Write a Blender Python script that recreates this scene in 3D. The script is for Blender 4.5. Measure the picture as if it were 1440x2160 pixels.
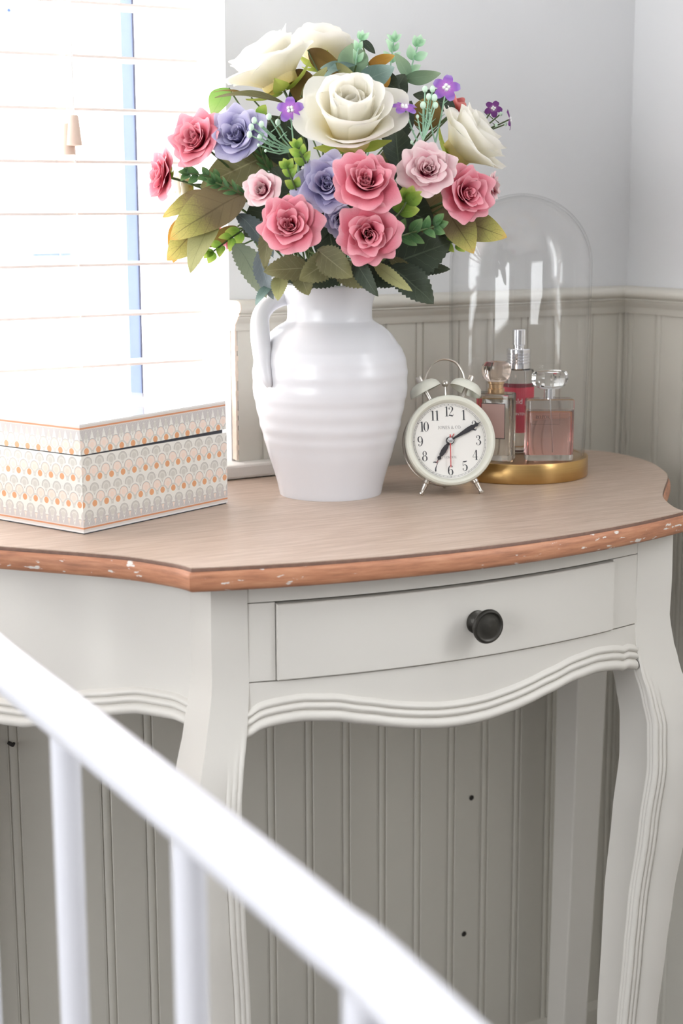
import bpy, math, random
from mathutils import Vector, Matrix
PI = math.pi
SC = bpy.context.scene
COL = SC.collection
for o in list(bpy.data.objects): bpy.data.objects.remove(o)
RND = random.Random(7)

# ---------------------------------------------------------------- camera
RIGHT = Vector((0.85440935, -0.51958627, -0.00384229))
DOWN = Vector((-0.09990979, -0.15702629, -0.98252775))
FWD = Vector((0.50990459, 0.83986478, -0.18607648))
CAM = Vector((0.0, -1.602, 1.17))
FPX = 3390.0
cd = bpy.data.cameras.new('camera'); cam = bpy.data.objects.new('camera', cd); COL.objects.link(cam)
R = Matrix((RIGHT, -DOWN, -FWD)).transposed()
cam.matrix_world = Matrix.Translation(CAM) @ R.to_4x4()
cd.sensor_fit = 'VERTICAL'; cd.sensor_height = 36; cd.sensor_width = 24
cd.lens = FPX/2160*36
cd.clip_start = 0.02
cd.dof.use_dof = True; cd.dof.focus_distance = 1.62; cd.dof.aperture_fstop = 7.0
SC.camera = cam
def pix(x, y, d):
    """world point seen at photo pixel x, y at forward distance d"""
    return CAM + (RIGHT*((x-720)/FPX) + DOWN*((y-1080)/FPX) + FWD)*d
def ray(x, y): return RIGHT*(x-720) + DOWN*(y-1080) + FWD*FPX
def atZ(x, y, z):
    r = ray(x, y); return CAM + r*((z-CAM.z)/r.z)
def atY(x, y, yy):
    r = ray(x, y); return CAM + r*((yy-CAM.y)/r.y)
def atX(x, y, xx):
    r = ray(x, y); return CAM + r*((xx-CAM.x)/r.x)

# ---------------------------------------------------------------- world, light, exposure
W = bpy.data.worlds.new('overcast'); SC.world = W; W.use_nodes = True
bg = W.node_tree.nodes['Background']; bg.inputs[0].default_value = (0.95, 0.975, 1.0, 1); bg.inputs[1].default_value = 9.3
SC.view_settings.view_transform = 'Standard'; SC.view_settings.look = 'None'
SC.view_settings.gamma = 1; SC.view_settings.use_curve_mapping = False
SC.view_settings.exposure = 0.08
SC.cycles.max_bounces = 14; SC.cycles.transparent_max_bounces = 24; SC.cycles.transmission_bounces = 12
SC.cycles.use_denoising = True
def portal(name, loc, rot, sx, sy):
    d = bpy.data.lights.new(name, 'AREA'); d.shape = 'RECTANGLE'; d.size = sx; d.size_y = sy; d.cycles.is_portal = True
    o = bpy.data.objects.new(name, d); COL.objects.link(o); o.location = loc; o.rotation_euler = rot
portal('window_daylight_back', (.305, .19, 1.47), (-PI/2, 0, 0), 1.06, 1.18)
portal('window_daylight_left', (-1.93, -1.55, 1.45), (0, -PI/2, 0), 1.4, 1.5)
portal('window_daylight_right', (1.50, -1.28, 1.56), (0, PI/2, 0), 1.0, .60)

# ---------------------------------------------------------------- helpers
class MB:
    def __init__(s): s.v = []; s.f = []; s.uv = {}
    def add(s, vs, fs, uvs=None):
        n = len(s.v); s.v += [tuple(p) for p in vs]
        for i, f in enumerate(fs):
            s.f.append(tuple(n+k for k in f))
        if uvs:
            for i, q in enumerate(uvs): s.uv[n+i] = q
    def box(s, a, b):
        x0, y0, z0 = a; x1, y1, z1 = b
        s.add([(x0,y0,z0),(x1,y0,z0),(x1,y1,z0),(x0,y1,z0),(x0,y0,z1),(x1,y0,z1),(x1,y1,z1),(x0,y1,z1)],
              [(0,3,2,1),(4,5,6,7),(0,1,5,4),(1,2,6,5),(2,3,7,6),(3,0,4,7)])
    def grid(s, rows, closed=False, uvs=None):
        n = len(rows[0]); vs = [p for r in rows for p in r]; fs = []
        for i in range(len(rows)-1):
            for j in range(n if closed else n-1):
                k = (j+1) % n
                fs.append((i*n+j, i*n+k, (i+1)*n+k, (i+1)*n+j))
        s.add(vs, fs, [q for r in uvs for q in r] if uvs else None)
    def lathe(s, prof, n=48, c=(0,0,0), close=False):
        rows = []
        for r, z in prof:
            rows.append([(c[0]+r*math.cos(2*PI*j/n), c[1]+r*math.sin(2*PI*j/n), c[2]+z) for j in range(n)])
        if close: rows.append(rows[0])
        s.grid(rows, closed=True)
    def tube(s, pts, rad, n=10, cap=True, flat=1.0, up=None):
        pts = [Vector(p) for p in pts]; m = len(pts)
        rads = rad if isinstance(rad, (list, tuple)) else [rad]*m
        rows = []; u = None
        for i, p in enumerate(pts):
            t = (pts[min(i+1, m-1)] - pts[max(i-1, 0)]).normalized()
            if u is None:
                a = Vector(up) if up else (Vector((0,0,1)) if abs(t.z) < .9 else Vector((1,0,0)))
                u = (a - t*a.dot(t)).normalized()
            else:
                u = (u - t*u.dot(t)).normalized()
            w = t.cross(u)
            rows.append([p + (u*math.cos(2*PI*j/n)*flat + w*math.sin(2*PI*j/n))*rads[i] for j in range(n)])
        s.grid(rows, closed=True)
        if cap:
            s.f_cap(rows[0], True); s.f_cap(rows[-1], False)
    def f_cap(s, ring, flip):
        n = len(ring); idx = list(range(n))
        s.add(ring, [tuple(reversed(idx)) if flip else tuple(idx)])
    def sphere(s, c, r, n=10, m=6, sc=(1,1,1)):
        rows = []
        for i in range(m+1):
            a = -PI/2 + PI*i/m
            rr = max(math.cos(a), 1e-4)
            rows.append([(c[0]+r*sc[0]*rr*math.cos(2*PI*j/n), c[1]+r*sc[1]*rr*math.sin(2*PI*j/n), c[2]+r*sc[2]*math.sin(a)) for j in range(n)])
        s.grid(rows, closed=True)
    def prism(s, poly, z0, z1):
        n = len(poly)
        s.add([(x,y,z0) for x,y in poly]+[(x,y,z1) for x,y in poly],
              [tuple(range(n-1,-1,-1)), tuple(range(n,2*n))]+[(i,(i+1)%n,n+(i+1)%n,n+i) for i in range(n)])
    def xf(s, M):
        s.v = [tuple(M @ Vector(p)) for p in s.v]; return s
    def mesh(s, name, mat, smooth=True, angle=35):
        me = bpy.data.meshes.new(name); me.from_pydata(s.v, [], s.f); me.update()
        if s.uv:
            l = me.uv_layers.new(name='UVMap')
            for lp in me.loops: l.data[lp.index].uv = s.uv.get(lp.vertex_index, (0,0))
        if mat: me.materials.append(mat)
        if smooth:
            me.polygons.foreach_set('use_smooth', [True]*len(me.polygons))
            try: me.set_sharp_from_angle(angle=math.radians(angle))
            except Exception: pass
        return me
def wm(o):
    m = o.matrix_basis.copy()
    if o.parent: m = wm(o.parent) @ o.matrix_parent_inverse @ m
    return m
def link(name, data, parent=None, world=False):
    o = bpy.data.objects.new(name, data); COL.objects.link(o)
    if parent:
        o.parent = parent
        if world: o.matrix_parent_inverse = wm(parent).inverted()
    return o
def obj(name, mb, mat, parent=None, world=False, smooth=True, angle=35):
    return link(name, mb.mesh(name, mat, smooth, angle), parent, world)
def thing(name, label, cat, loc=(0,0,0), rotz=0, group=None, rot=None):
    o = link(name, None); o.empty_display_size = .02
    o.location = loc; o.rotation_euler = rot if rot else (0,0,rotz)
    return tag(o, label, cat, group)
def tag(o, label, cat, group=None):
    o['label'] = label; o['category'] = cat
    if group: o['group'] = group
    return o
def struct(o): o['kind'] = 'structure'; return o
def bevel(o, w, seg=2):
    m = o.modifiers.new('bevel', 'BEVEL'); m.width = w; m.segments = seg; m.limit_method = 'ANGLE'; m.angle_limit = math.radians(40)
    return o
def spline(pts, n):
    """Catmull-Rom through points (tuples of any length), n samples per span"""
    out = []; m = len(pts)
    for i in range(m-1):
        p0 = pts[max(i-1,0)]; p1 = pts[i]; p2 = pts[i+1]; p3 = pts[min(i+2,m-1)]
        for k in range(n):
            t = k/n
            out.append(tuple(.5*(2*b+(c-a)*t+(2*a-5*b+4*c-d)*t*t+(3*b-a-3*c+d)*t**3) for a,b,c,d in zip(p0,p1,p2,p3)))
    out.append(tuple(pts[-1])); return out
def lerp_tab(tab, x):
    if x <= tab[0][0]: return tab[0][1]
    for (a, p), (b, q) in zip(tab, tab[1:]):
        if x <= b: 
            t = (x-a)/(b-a); t = t*t*(3-2*t)*.5 + t*.5
            return p+(q-p)*t
    return tab[-1][1]

# ---------------------------------------------------------------- materials
def s2l(c): return tuple(((v/255+.055)/1.055)**2.4 if v/255 > .04045 else v/255/12.92 for v in c)+(1,)
class NT:
    def __init__(s, name):
        s.m = bpy.data.materials.new(name); s.m.use_nodes = True; s.t = s.m.node_tree; s.n = s.t.nodes; s.l = s.t.links
        s.b = s.n['Principled BSDF']; s.out = s.n['Material Output']
    def new(s, t, **k):
        q = s.n.new(t)
        for a, b in k.items(): setattr(q, a, b)
        return q
    def put(s, inp, v):
        if v is None: return
        if hasattr(v, 'links'): s.l.new(v, inp)
        else: inp.default_value = v
    def math(s, op, a, b=None, c=None, clamp=False):
        q = s.new('ShaderNodeMath', operation=op); q.use_clamp = clamp
        s.put(q.inputs[0], a)
        if b is not None: s.put(q.inputs[1], b)
        if c is not None: s.put(q.inputs[2], c)
        return q.outputs[0]
    def mix(s, f, a, b):
        q = s.new('ShaderNodeMix', data_type='RGBA')
        s.put(q.inputs[0], f); s.put(q.inputs[6], a); s.put(q.inputs[7], b); return q.outputs[2]
    def ramp(s, f, stops):
        q = s.new('ShaderNodeValToRGB'); e = q.color_ramp.elements
        while len(e) < len(stops): e.new(.5)
        for i, (p, c) in enumerate(stops): e[i].position = p; e[i].color = c
        s.put(q.inputs[0], f); return q.outputs[0]
    def coord(s, what='Object', scale=(1,1,1)):
        c = s.new('ShaderNodeTexCoord'); m = s.new('ShaderNodeMapping'); m.inputs['Scale'].default_value = scale
        s.l.new(c.outputs[what], m.inputs[0]); return m.outputs[0]
    def noise(s, vec, scale=5, detail=3, rough=.5):
        q = s.new('ShaderNodeTexNoise'); q.inputs['Scale'].default_value = scale; q.inputs['Detail'].default_value = detail; q.inputs['Roughness'].default_value = rough
        s.l.new(vec, q.inputs['Vector']); return q.outputs[0]
    def bump(s, h, st=.2, dist=.002):
        q = s.new('ShaderNodeBump'); q.inputs['Strength'].default_value = st; q.inputs['Distance'].default_value = dist
        s.put(q.inputs['Height'], h); s.l.new(q.outputs[0], s.b.inputs['Normal']); return q.outputs[0]
    def base(s, v): s.put(s.b.inputs['Base Color'], v)
    def set(s, rough=None, metal=None, spec=None, coat=None, trans=None, ior=None):
        for k, v in (('Roughness',rough),('Metallic',metal),('Specular IOR Level',spec),('Coat Weight',coat),('Transmission Weight',trans),('IOR',ior)):
            if v is not None: s.b.inputs[k].default_value = v
        return s
def plain(name, rgb, rough=.5, metal=0, spec=None, coat=None, var=.06, scale=30, bump=0.0):
    n = NT(name); c = s2l(rgb); v = n.coord(); q = n.noise(v, scale, 3)
    lo = tuple(x*(1-var) for x in c[:3])+(1,); hi = tuple(min(1, x*(1+var)) for x in c[:3])+(1,)
    n.base(n.mix(q, lo, hi)); n.set(rough, metal, spec, coat)
    if bump: n.bump(n.noise(v, scale*6, 3), bump, .001)
    return n.m
def thin_glass(name, tint=(1,1,1,1), r0=.06, edge=.8, powr=4.0):
    n = NT(name); n.n.remove(n.b)
    tr = n.new('ShaderNodeBsdfTransparent'); gl = n.new('ShaderNodeBsdfGlossy'); gl.inputs['Roughness'].default_value = .02
    tr.inputs[0].default_value = tint
    lw = n.new('ShaderNodeLayerWeight'); lw.inputs[0].default_value = .5
    f = n.math('POWER', lw.outputs['Facing'], powr); f = n.math('MULTIPLY_ADD', f, edge, r0, clamp=True)
    mx = n.new('ShaderNodeMixShader'); n.l.new(f, mx.inputs[0]); n.l.new(tr.outputs[0], mx.inputs[1]); n.l.new(gl.outputs[0], mx.inputs[2])
    n.l.new(mx.outputs[0], n.out.inputs[0]); return n.m
def glass(name, rgb, rough=0.0, ior=1.45):
    n = NT(name); n.base(rgb); n.set(rough, 0, None, None, 1.0, ior); return n.m
def cloth(name, stops, transl=.3, rough=.7, vein=0.0, spec=.2, veinc=None):
    """petal / leaf: colour runs along the piece (UV.y, base to tip), light passes through"""
    n = NT(name); uv = n.new('ShaderNodeUVMap'); sp = n.new('ShaderNodeSeparateXYZ'); n.l.new(uv.outputs[0], sp.inputs[0])
    oc = n.coord('Object'); nz = n.noise(oc, 55, 3)
    y = n.math('ADD', sp.outputs[1], n.math('MULTIPLY', n.math('SUBTRACT', nz, .5), .22))
    col = n.ramp(y, [(p, s2l(c)) for p, c in stops])
    if vein:
        a = n.math('ABSOLUTE', n.math('SUBTRACT', sp.outputs[0], .5))
        mid = n.math('LESS_THAN', a, .018)
        sv = n.math('FRACT', n.math('SUBTRACT', n.math('MULTIPLY', sp.outputs[1], 7.0), n.math('MULTIPLY', a, 3.2)))
        sv = n.math('LESS_THAN', sv, .07)
        vv = n.math('MAXIMUM', mid, n.math('MULTIPLY', sv, .5))
        col = n.mix(n.math('MULTIPLY', vv, vein), col, veinc if veinc else s2l(stops[-1][1]))
        n.bump(n.math('MULTIPLY', vv, -1), .25, .001)
    n.base(col); n.set(rough, 0, spec)
    t = n.new('ShaderNodeBsdfTranslucent'); n.l.new(col, t.inputs[0])
    mx = n.new('ShaderNodeMixShader'); mx.inputs[0].default_value = transl
    n.l.new(n.b.outputs[0], mx.inputs[1]); n.l.new(t.outputs[0], mx.inputs[2]); n.l.new(mx.outputs[0], n.out.inputs[0])
    return n.m

M_plaster = plain('white_plaster', (226,226,227), .85, var=.02, scale=6, bump=.05)
M_front = plain('grey_wall_paint', (148,145,141), .85, var=.02, scale=6)
M_ceiling = plain('ceiling_white', (235,235,234), .9, var=.02)
M_pane_grey = plain('wainscot_paint', (213,209,199), .55, var=.04, scale=14)
M_sill = plain('sill_paint', (226,223,218), .5, var=.04)
M_raw = plain('bare_edge', (232,214,198), .8, var=.15, scale=60)
M_upvc = plain('frame_white', (240,240,242), .35, var=.01)
M_mullion = plain('mullion_backlit_blue', (146,166,206), .4, var=.02)  # bluish backlit tone of the mullion put into its colour
M_gasket = plain('gasket_grey', (88,92,110), .6)
M_slat = plain('blind_slat', (245,232,225), .45, var=.02, scale=8)
M_cord = plain('blind_cord', (245,243,240), .8)
M_tassel = plain('tassel_wood', (224,200,184), .6, var=.05, scale=40)
M_cream = plain('cream_paint', (223,219,212), .5, var=.03, scale=9, bump=.04)
M_dark = plain('gap_shade_and_screw', (46,42,40), .8)  # painted shade for the drawer gap and screw holes; also colours the screw
M_floor = plain('dark_floor', (78,68,61), .8, var=.12, scale=9)
M_white_metal = plain('white_enamel', (222,222,229), .3, var=.01, coat=.3)
M_glaze = plain('white_glaze', (218,217,221), .27, var=.02, scale=12, coat=.06)
M_steel = plain('brushed_steel', (214,208,200), .3, metal=1, var=.06, scale=90)
M_chrome = plain('chrome', (232,232,236), .1, metal=1, var=.02)
M_clock = plain('clock_enamel', (218,217,204), .4, var=.02, coat=.2)
M_dial = plain('dial_paper', (230,227,222), .7, var=.01)
M_ink = plain('print_ink', (50,50,56), .7)
M_ink_grey = plain('print_grey', (120,118,118), .7)
M_hand = plain('black_hand', (44,42,46), .45)
M_red = plain('red_hand', (196,62,62), .5)
M_gunmetal = plain('pewter_knob', (72,70,66), .42, metal=.8, var=.35, scale=50)
M_pinkcap = glass('pink_gold_cap', (.95,.80,.70,1), .08)
M_gold = plain('pale_gold', (226,190,150), .25, metal=1)
M_label_red = plain('red_label', (206,58,80), .55, var=.03)
M_label_white = plain('white_print', (246,232,234), .6)
M_label_pale = plain('pale_label', (214,176,168), .6)
M_glass = glass('clear_glass', (1,1,1,1))
M_pink_liquid = glass('pink_liquid', (.97,.60,.56,1), 0, 1.36)
M_pale_liquid = glass('pale_liquid', (.97,.90,.80,1), 0, 1.36)
M_dome = thin_glass('dome_glass', (.985,.985,.985,1), .035, .75, 4.5)
M_lens = thin_glass('clock_glass', (1,1,1,1), .012, .5, 5)
M_wpane = thin_glass('window_glass', (.985,.99,.99,1), .04, .6, 5)
M_house = plain('white_render', (240,240,240), .9, var=.02)
M_house_glass = plain('far_pane_reflection', (44,58,92), .9, spec=0)  # blue reflection in the far panes put into a matte colour

def mk_wood_top():
    n = NT('limed_oak'); v = n.coord('Object', (3,38,6)); a = n.noise(v, 6, 6, .65)
    v2 = n.coord('Object', (5,150,10)); b = n.noise(v2, 5, 4, .6)
    c = n.ramp(a, [(.3, s2l((170,148,130))), (.52, s2l((188,167,150))), (.72, s2l((202,184,170)))])
    streak = n.math('MULTIPLY', n.math('SUBTRACT', b, .60), 5.0, clamp=True)
    c = n.mix(n.math('MULTIPLY', streak, .5), c, s2l((224,210,198)))
    n.base(c); n.set(.38, 0, .5); n.bump(a, .12, .001); return n.m
def mk_wood_edge():
    n = NT('copper_stained_edge'); v = n.coord('Object', (6,6,60)); a = n.noise(v, 5, 5, .6)
    c = n.ramp(a, [(.25, s2l((150,102,78))), (.5, s2l((186,128,97))), (.75, s2l((206,152,118)))])
    v2 = n.coord('Object', (38,38,120)); ch = n.noise(v2, 1.6, 4, .55); v3 = n.coord('Object', (6,6,6)); big = n.noise(v3, 2.0, 2)
    m = n.math('MULTIPLY', n.math('SUBTRACT', n.math('ADD', ch, n.math('MULTIPLY', big, .25)), .775), 30.0, clamp=True)
    c = n.mix(m, c, s2l((226,220,214)))
    n.base(c); n.set(.5, 0, .4); n.bump(a, .15, .001); return n.m
M_top = mk_wood_top(); M_edge = mk_wood_edge()
M_edge_dark = plain('edge_quirk_dark', (116,86,72), .6, var=.4, scale=120)
def mk_brass():
    n = NT('brushed_brass'); v = n.coord('Object', (4,4,300)); a = n.noise(v, 3, 4)
    n.base(n.mix(a, s2l((186,148,92)), s2l((212,176,118)))); n.set(.28, 1); n.bump(a, .06, .0005); return n.m
M_brass = mk_brass()
def mk_box_print():
    """lacquered paper: rows of fan scales, a fringe of grey points and two copper rules along each edge (UV in metres)"""
    n = NT('fan_scale_lacquer'); uv = n.new('ShaderNodeUVMap'); sp = n.new('ShaderNodeSeparateXYZ'); n.l.new(uv.outputs[0], sp.inputs[0])
    P = .0152; X = n.math('DIVIDE', sp.outputs[0], P); Yr = n.math('DIVIDE', sp.outputs[1], P*.55)
    j = n.math('FLOOR', Yr)
    def row(jj):
        off = n.math('MULTIPLY', n.math('MODULO', n.math('ADD', jj, 200.0), 2.0), .5)
        dx = n.math('SUBTRACT', n.math('FRACT', n.math('ADD', X, off)), .5)
        dy = n.math('MULTIPLY', n.math('SUBTRACT', Yr, jj), .55)
        d = n.math('SQRT', n.math('ADD', n.math('MULTIPLY', dx, dx), n.math('MULTIPLY', dy, dy)))
        return d, dy
    d0, y0 = row(j); j1 = n.math('ADD', j, 1.0); d1, y1 = row(j1)
    ins = n.math('LESS_THAN', d0, .5)
    def sel(a, b): return n.math('ADD', n.math('MULTIPLY', ins, a), n.math('MULTIPLY', n.math('SUBTRACT', 1.0, ins), b))
    d = sel(d0, d1); jj = sel(j, j1); dy = sel(y0, y1)
    k = n.math('MODULO', n.math('ADD', jj, 300.0), 3.0)
    white = s2l((228,226,219)); grey = s2l((204,201,193)); dk = s2l((170,166,162)); org = s2l((220,160,116)); peach = s2l((234,212,198))
    isO = n.math('LESS_THAN', n.math('ABSOLUTE', n.math('SUBTRACT', k, 0.0)), .4)
    isP = n.math('LESS_THAN', n.math('ABSOLUTE', n.math('SUBTRACT', k, 1.0)), .4)
    fill = n.mix(isP, grey, peach)
    body = n.mix(n.math('LESS_THAN', d, .34), white, fill)
    ring = n.math('LESS_THAN', n.math('ABSOLUTE', n.math('SUBTRACT', d, .36)), .025)
    body = n.mix(n.math('MULTIPLY', ring, .8), body, dk)
    ring2 = n.math('LESS_THAN', n.math('ABSOLUTE', n.math('SUBTRACT', d, .22)), .03)
    body = n.mix(n.math('MULTIPLY', ring2, .6), body, white)
    dotd = n.math('SQRT', n.math('ABSOLUTE', n.math('ADD', n.math('SUBTRACT', n.math('MULTIPLY', d, d), n.math('MULTIPLY', dy, .36)), .0324)))
    dot = n.math('MULTIPLY', isO, n.math('LESS_THAN', dotd, .205))
    body = n.mix(isO, body, n.mix(n.math('LESS_THAN', d, .40), grey, white))
    body = n.mix(dot, body, org)
    # fringe: second UV layer holds the distance to the outer edge
    e = n.new('ShaderNodeUVMap', uv_map='edge'); se = n.new('ShaderNodeSeparateXYZ'); n.l.new(e.outputs[0], se.inputs[0]); ed = se.outputs[1]
    tri = n.math('ABSOLUTE', n.math('SUBTRACT', n.math('FRACT', n.math('MULTIPLY', X, 2.0)), .5))
    tooth = n.math('LESS_THAN', tri, n.math('MULTIPLY', n.math('SUBTRACT', .019, ed), 40.0))
    fr = n.math('LESS_THAN', ed, .018); hat = n.math('FRACT', n.math('MULTIPLY', n.math('ADD', X, Yr), 6.0))
    tc = n.mix(n.math('GREATER_THAN', hat, .5), s2l((186,180,178)), s2l((206,201,198)))
    body = n.mix(n.math('MULTIPLY', fr, tooth), body, tc)
    body = n.mix(n.math('LESS_THAN', ed, .0062), body, s2l((214,206,200)))
    body = n.mix(n.math('LESS_THAN', n.math('ABSOLUTE', n.math('SUBTRACT', ed, .0044)), .0008), body, s2l((206,140,100)))
    body = n.mix(n.math('LESS_THAN', ed, .0016), body, s2l((228,226,224)))
    n.base(body); n.set(.22, 0, .5, .7); return n.m
M_boxprint = mk_box_print()
M_boxtop = plain('white_lacquer', (236,234,232), .12, var=.01, coat=1)
M_boxdark = plain('box_gap_shade_felt', (58,60,68), .5)  # painted shade of the lid gap; also the base felt

# ================================================================ STRUCTURE
ZT = .87; SKZ = .075; RT = 1.069; RB = 1.035; XW = .833; XC = 1.405; PITCH = .0526; G0 = .8729
zc_sill = .887
# back wall plaster (opening for the window)
wb = MB()
wb.box((XW, .010, 0), (XC+.15, .20, 2.4)); wb.box((-1.9, .010, 0), (-.22, .20, 2.4))
wb.box((-.22, .010, 0), (XW, .20, .872)); wb.box((-.22, .010, 2.06), (XW, .20, 2.4))
wall_back = struct(obj('wall_back', wb, M_plaster, smooth=False))
wl = MB(); wl.box((-2.05, -2.9, 0), (-1.9, .2, .75)); wl.box((-2.05, -2.9, 2.15), (-1.9, .2, 2.4)); wl.box((-2.05, -2.9, .75), (-1.9, -2.30, 2.15)); wl.box((-2.05, -.80, .75), (-1.9, .2, 2.15))
struct(obj('wall_left', wl, M_plaster, smooth=False))
wr = MB(); wr.box((XC+.010, -.98, 0), (XC+.15, .010, 2.4)); wr.box((XC+.010, -2.9, 0), (XC+.15, -1.58, 2.4)); wr.box((XC+.010, -1.58, 0), (XC+.15, -.98, RT)); wr.box((XC+.010, -1.58, 2.05), (XC+.15, -.98, 2.4))
wall_right = struct(obj('wall_right', wr, M_plaster, smooth=False))
fl = MB(); fl.box((-1.9, -2.9, -.05), (XC+.15, .2, 0)); struct(obj('floor', fl, M_floor, smooth=False))
ce = MB(); ce.box((-1.9, -2.9, 2.4), (XC+.15, .2, 2.45)); struct(obj('ceiling', ce, M_ceiling, smooth=False))
wf = MB(); wf.box((-1.9, -3.0, 0), (XC+.15, -2.9, 2.4)); struct(obj('wall_front', wf, M_front, smooth=False))

def board_mesh(z0, z1, w=PITCH):
    b = .008; g = .0014
    prof = [(0, 0), (.0016, 0), (.0026, .0022), (.0036, .0004)]
    prof += [(.0036+b*.25, -.0002), (.0036+b*.5, -.0004), (.0036+b*.75, -.0002), (.0036+b, .0004)]
    prof += [(.0046+b, .0022), (.0058+b, 0), (w-.0003, 0), (w-.0003, .0009)]
    mb = MB(); mb.grid([[(x, y, z0) for x, y in prof], [(x, y, z1) for x, y in prof]])
    mb.grid([[(x, y, z1) for x, y in prof], [(x, .0095, z1) for x, y in prof]])
    mb.box((0, .003, z0), (w-.0003, .0095, z1))
    return mb
tall = board_mesh(SKZ, RB+.004).mesh('board', M_pane_grey, True, 25); low = board_mesh(SKZ, .871).mesh('board', M_pane_grey, True, 25)
x = G0-.0076
k = 0
first_x = x
cutw = first_x+PITCH-XW
for k in range(-13, 11):
    x0 = first_x + k*PITCH
    if k == -1:      # board that meets the window reveal: taller part only right of the opening
        me = low
    elif k < 0: me = low
    else: me = tall
    if k == 10:
        me = board_mesh(SKZ, RB+.004, XC-x0-.001).mesh('board', M_pane_grey, True, 25)
    o = link('board', me, wall_back); o.location = (x0, 0, 0)
# narrow board between the reveal and the first groove
nb = MB(); nb.box((XW+.004, .0, .887), (first_x-.0003, .0095, RB+.004)); obj('board', nb, M_pane_grey, wall_back, smooth=False)
ne = MB()
for i in range(26):
    z0 = .889+i*(RB-.889)/26; z1 = z0+(RB-.889)/26; dx = RND.uniform(-.0008, .0010)
    ne.box((XW+.0008-dx*.3, -.0003, z0), (XW+.0038+dx, .0097, z1+.0002))
o = obj('board_end', ne, M_raw, wall_back, smooth=False); o['label'] = 'rough bare sawn edge of the panelling beside the window'
# right wall boards
yg = atX(1387, 700, XC).y
for k in range(-1, 26):
    y0 = yg + .0076 - k*PITCH
    if y0 > -.001: continue
    o = link('board', tall, wall_right); o.location = (XC, y0, 0); o.rotation_euler = (0, 0, -PI/2)
yfirst = max(yg + .0076 - k2*PITCH for k2 in range(-1, 26) if yg+.0076-k2*PITCH <= -.001)
nb = MB(); nb.box((XC, yfirst+.0003, SKZ), (XC+.0095, 0, RB+.004)); obj('board', nb, M_pane_grey, wall_right, smooth=False)

# dado rail
RPROF = [(.010, RB), (-.003, RB), (-.0045, RB+.004), (-.0045, RB+.007), (-.006, RB+.009), (-.0105, RB+.0135), (-.0112, RB+.0155), (-.0112, RB+.0165),
         (-.0142, RB+.0172), (-.0148, RB+.0182), (-.0142, RB+.0192), (-.013, RB+.0196), (-.0165, RB+.0215), (-.0185, RB+.0250), (-.0178, RB+.0295), (-.0145, RB+.0328), (-.009, RT), (.010, RT)]
rl = MB(); xa = XW+.0005
rl.grid([[(xa, y, z) for y, z in RPROF], [(XC+y, y, z) for y, z in RPROF]]); rl.f_cap([(xa, y, z) for y, z in RPROF], False)
t1 = struct(obj('trim_1', rl, M_pane_grey, angle=40)); t1['label'] = 'grey moulded dado rail on the back wall'
re_ = MB(); re_.prism([(y, z) for y, z in RPROF], 0, .0012); re_.xf(Matrix.Translation((xa-.0013, 0, 0)) @ Matrix(((0,0,1,0),(1,0,0,0),(0,1,0,0),(0,0,0,1))))
o = obj('rail_end', re_, M_raw, t1, smooth=False); o['label'] = 'bare white sawn end of the dado rail'
rl = MB(); rl.grid([[(XC+y, y, z) for y, z in RPROF], [(XC+y, -2.9, z) for y, z in RPROF]])
t2 = struct(obj('trim_2', rl, M_pane_grey, angle=40)); t2['label'] = 'grey moulded dado rail on the right wall'
# baseboards
SP = [(.0, 0), (-.014, 0), (-.014, SKZ-.014), (-.011, SKZ-.006), (-.006, SKZ-.002), (.0, SKZ)]
sb = MB(); sb.grid([[(-1.9, y, z) for y, z in SP], [(XC+y, y, z) for y, z in SP]]); struct(obj('baseboard_back', sb, M_pane_grey, angle=30))
sb = MB(); sb.grid([[(XC+y, y, z) for y, z in SP], [(XC+y, -2.9, z) for y, z in SP]]); struct(obj('baseboard_right', sb, M_pane_grey, angle=30))
# screw holes (dark discs painting their shade) and a loose screw in the panelling
for (px, py) in ((994, 1683), (978, 1970)):
    p = atY(px, py, -.0004); h = MB(); h.lathe([(.0001, .0), (.0022, .0), (.0032, .0006), (.0036, .0001)], 14)
    h.xf(Matrix.Translation(p) @ Matrix.Rotation(PI/2, 4, 'X')); obj('screw_hole_shade', h, M_dark, wall_back, True)
p = atY(20, 1568, -.001); h = MB(); h.tube([p+Vector((0,.001,0)), p+Vector((0,-.010,.001)), p+Vector((0,-.014,.004))], [.0022,.0022,.0016], 8)
o = obj('screw', h, M_dark, wall_back, True); o['label'] = 'dark bent screw sticking out of the panelling'

# window sill, frame, glass
sl = MB(); sl.box((-.26, -.021, .8708), (.925, .24, zc_sill)); o = bevel(obj('window_sill', sl, M_sill, None, smooth=False), .003)
win = struct(link('window_1', None)); o.parent = win
fz0, fz1 = zc_sill, 2.06
f = MB(); f.box((-.22, .115, fz0), (-.17, .185, fz1)); f.box((-.17, .115, fz0), (XW, .185, fz0+.032)); f.box((-.17, .115, 2.0), (XW, .185, fz1))
bevel(obj('window_frame', f, M_upvc, win, smooth=False), .003)
f = MB(); f.box((.7655, .134, fz0+.032), (.7795, .138, 2.0)); obj('mullion', f, M_mullion, win, smooth=False)['label'] = 'mullion between the panes, its bluish backlit tone painted in'
f = MB(); f.box((.7795, .133, fz0+.032), (.7815, .139, 2.0)); obj('gasket', f, M_gasket, win, smooth=False)['label'] = 'thin dark rubber gasket line'
f = MB(); f.box((-.17, .140, fz0+.032), (.7655, .146, 2.0)); obj('pane', f, M_wpane, win, smooth=False)
f = MB(); f.box((.7815, .140, fz0+.032), (XW, .146, 2.0)); obj('pane', f, M_wpane, win, smooth=False)

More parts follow.
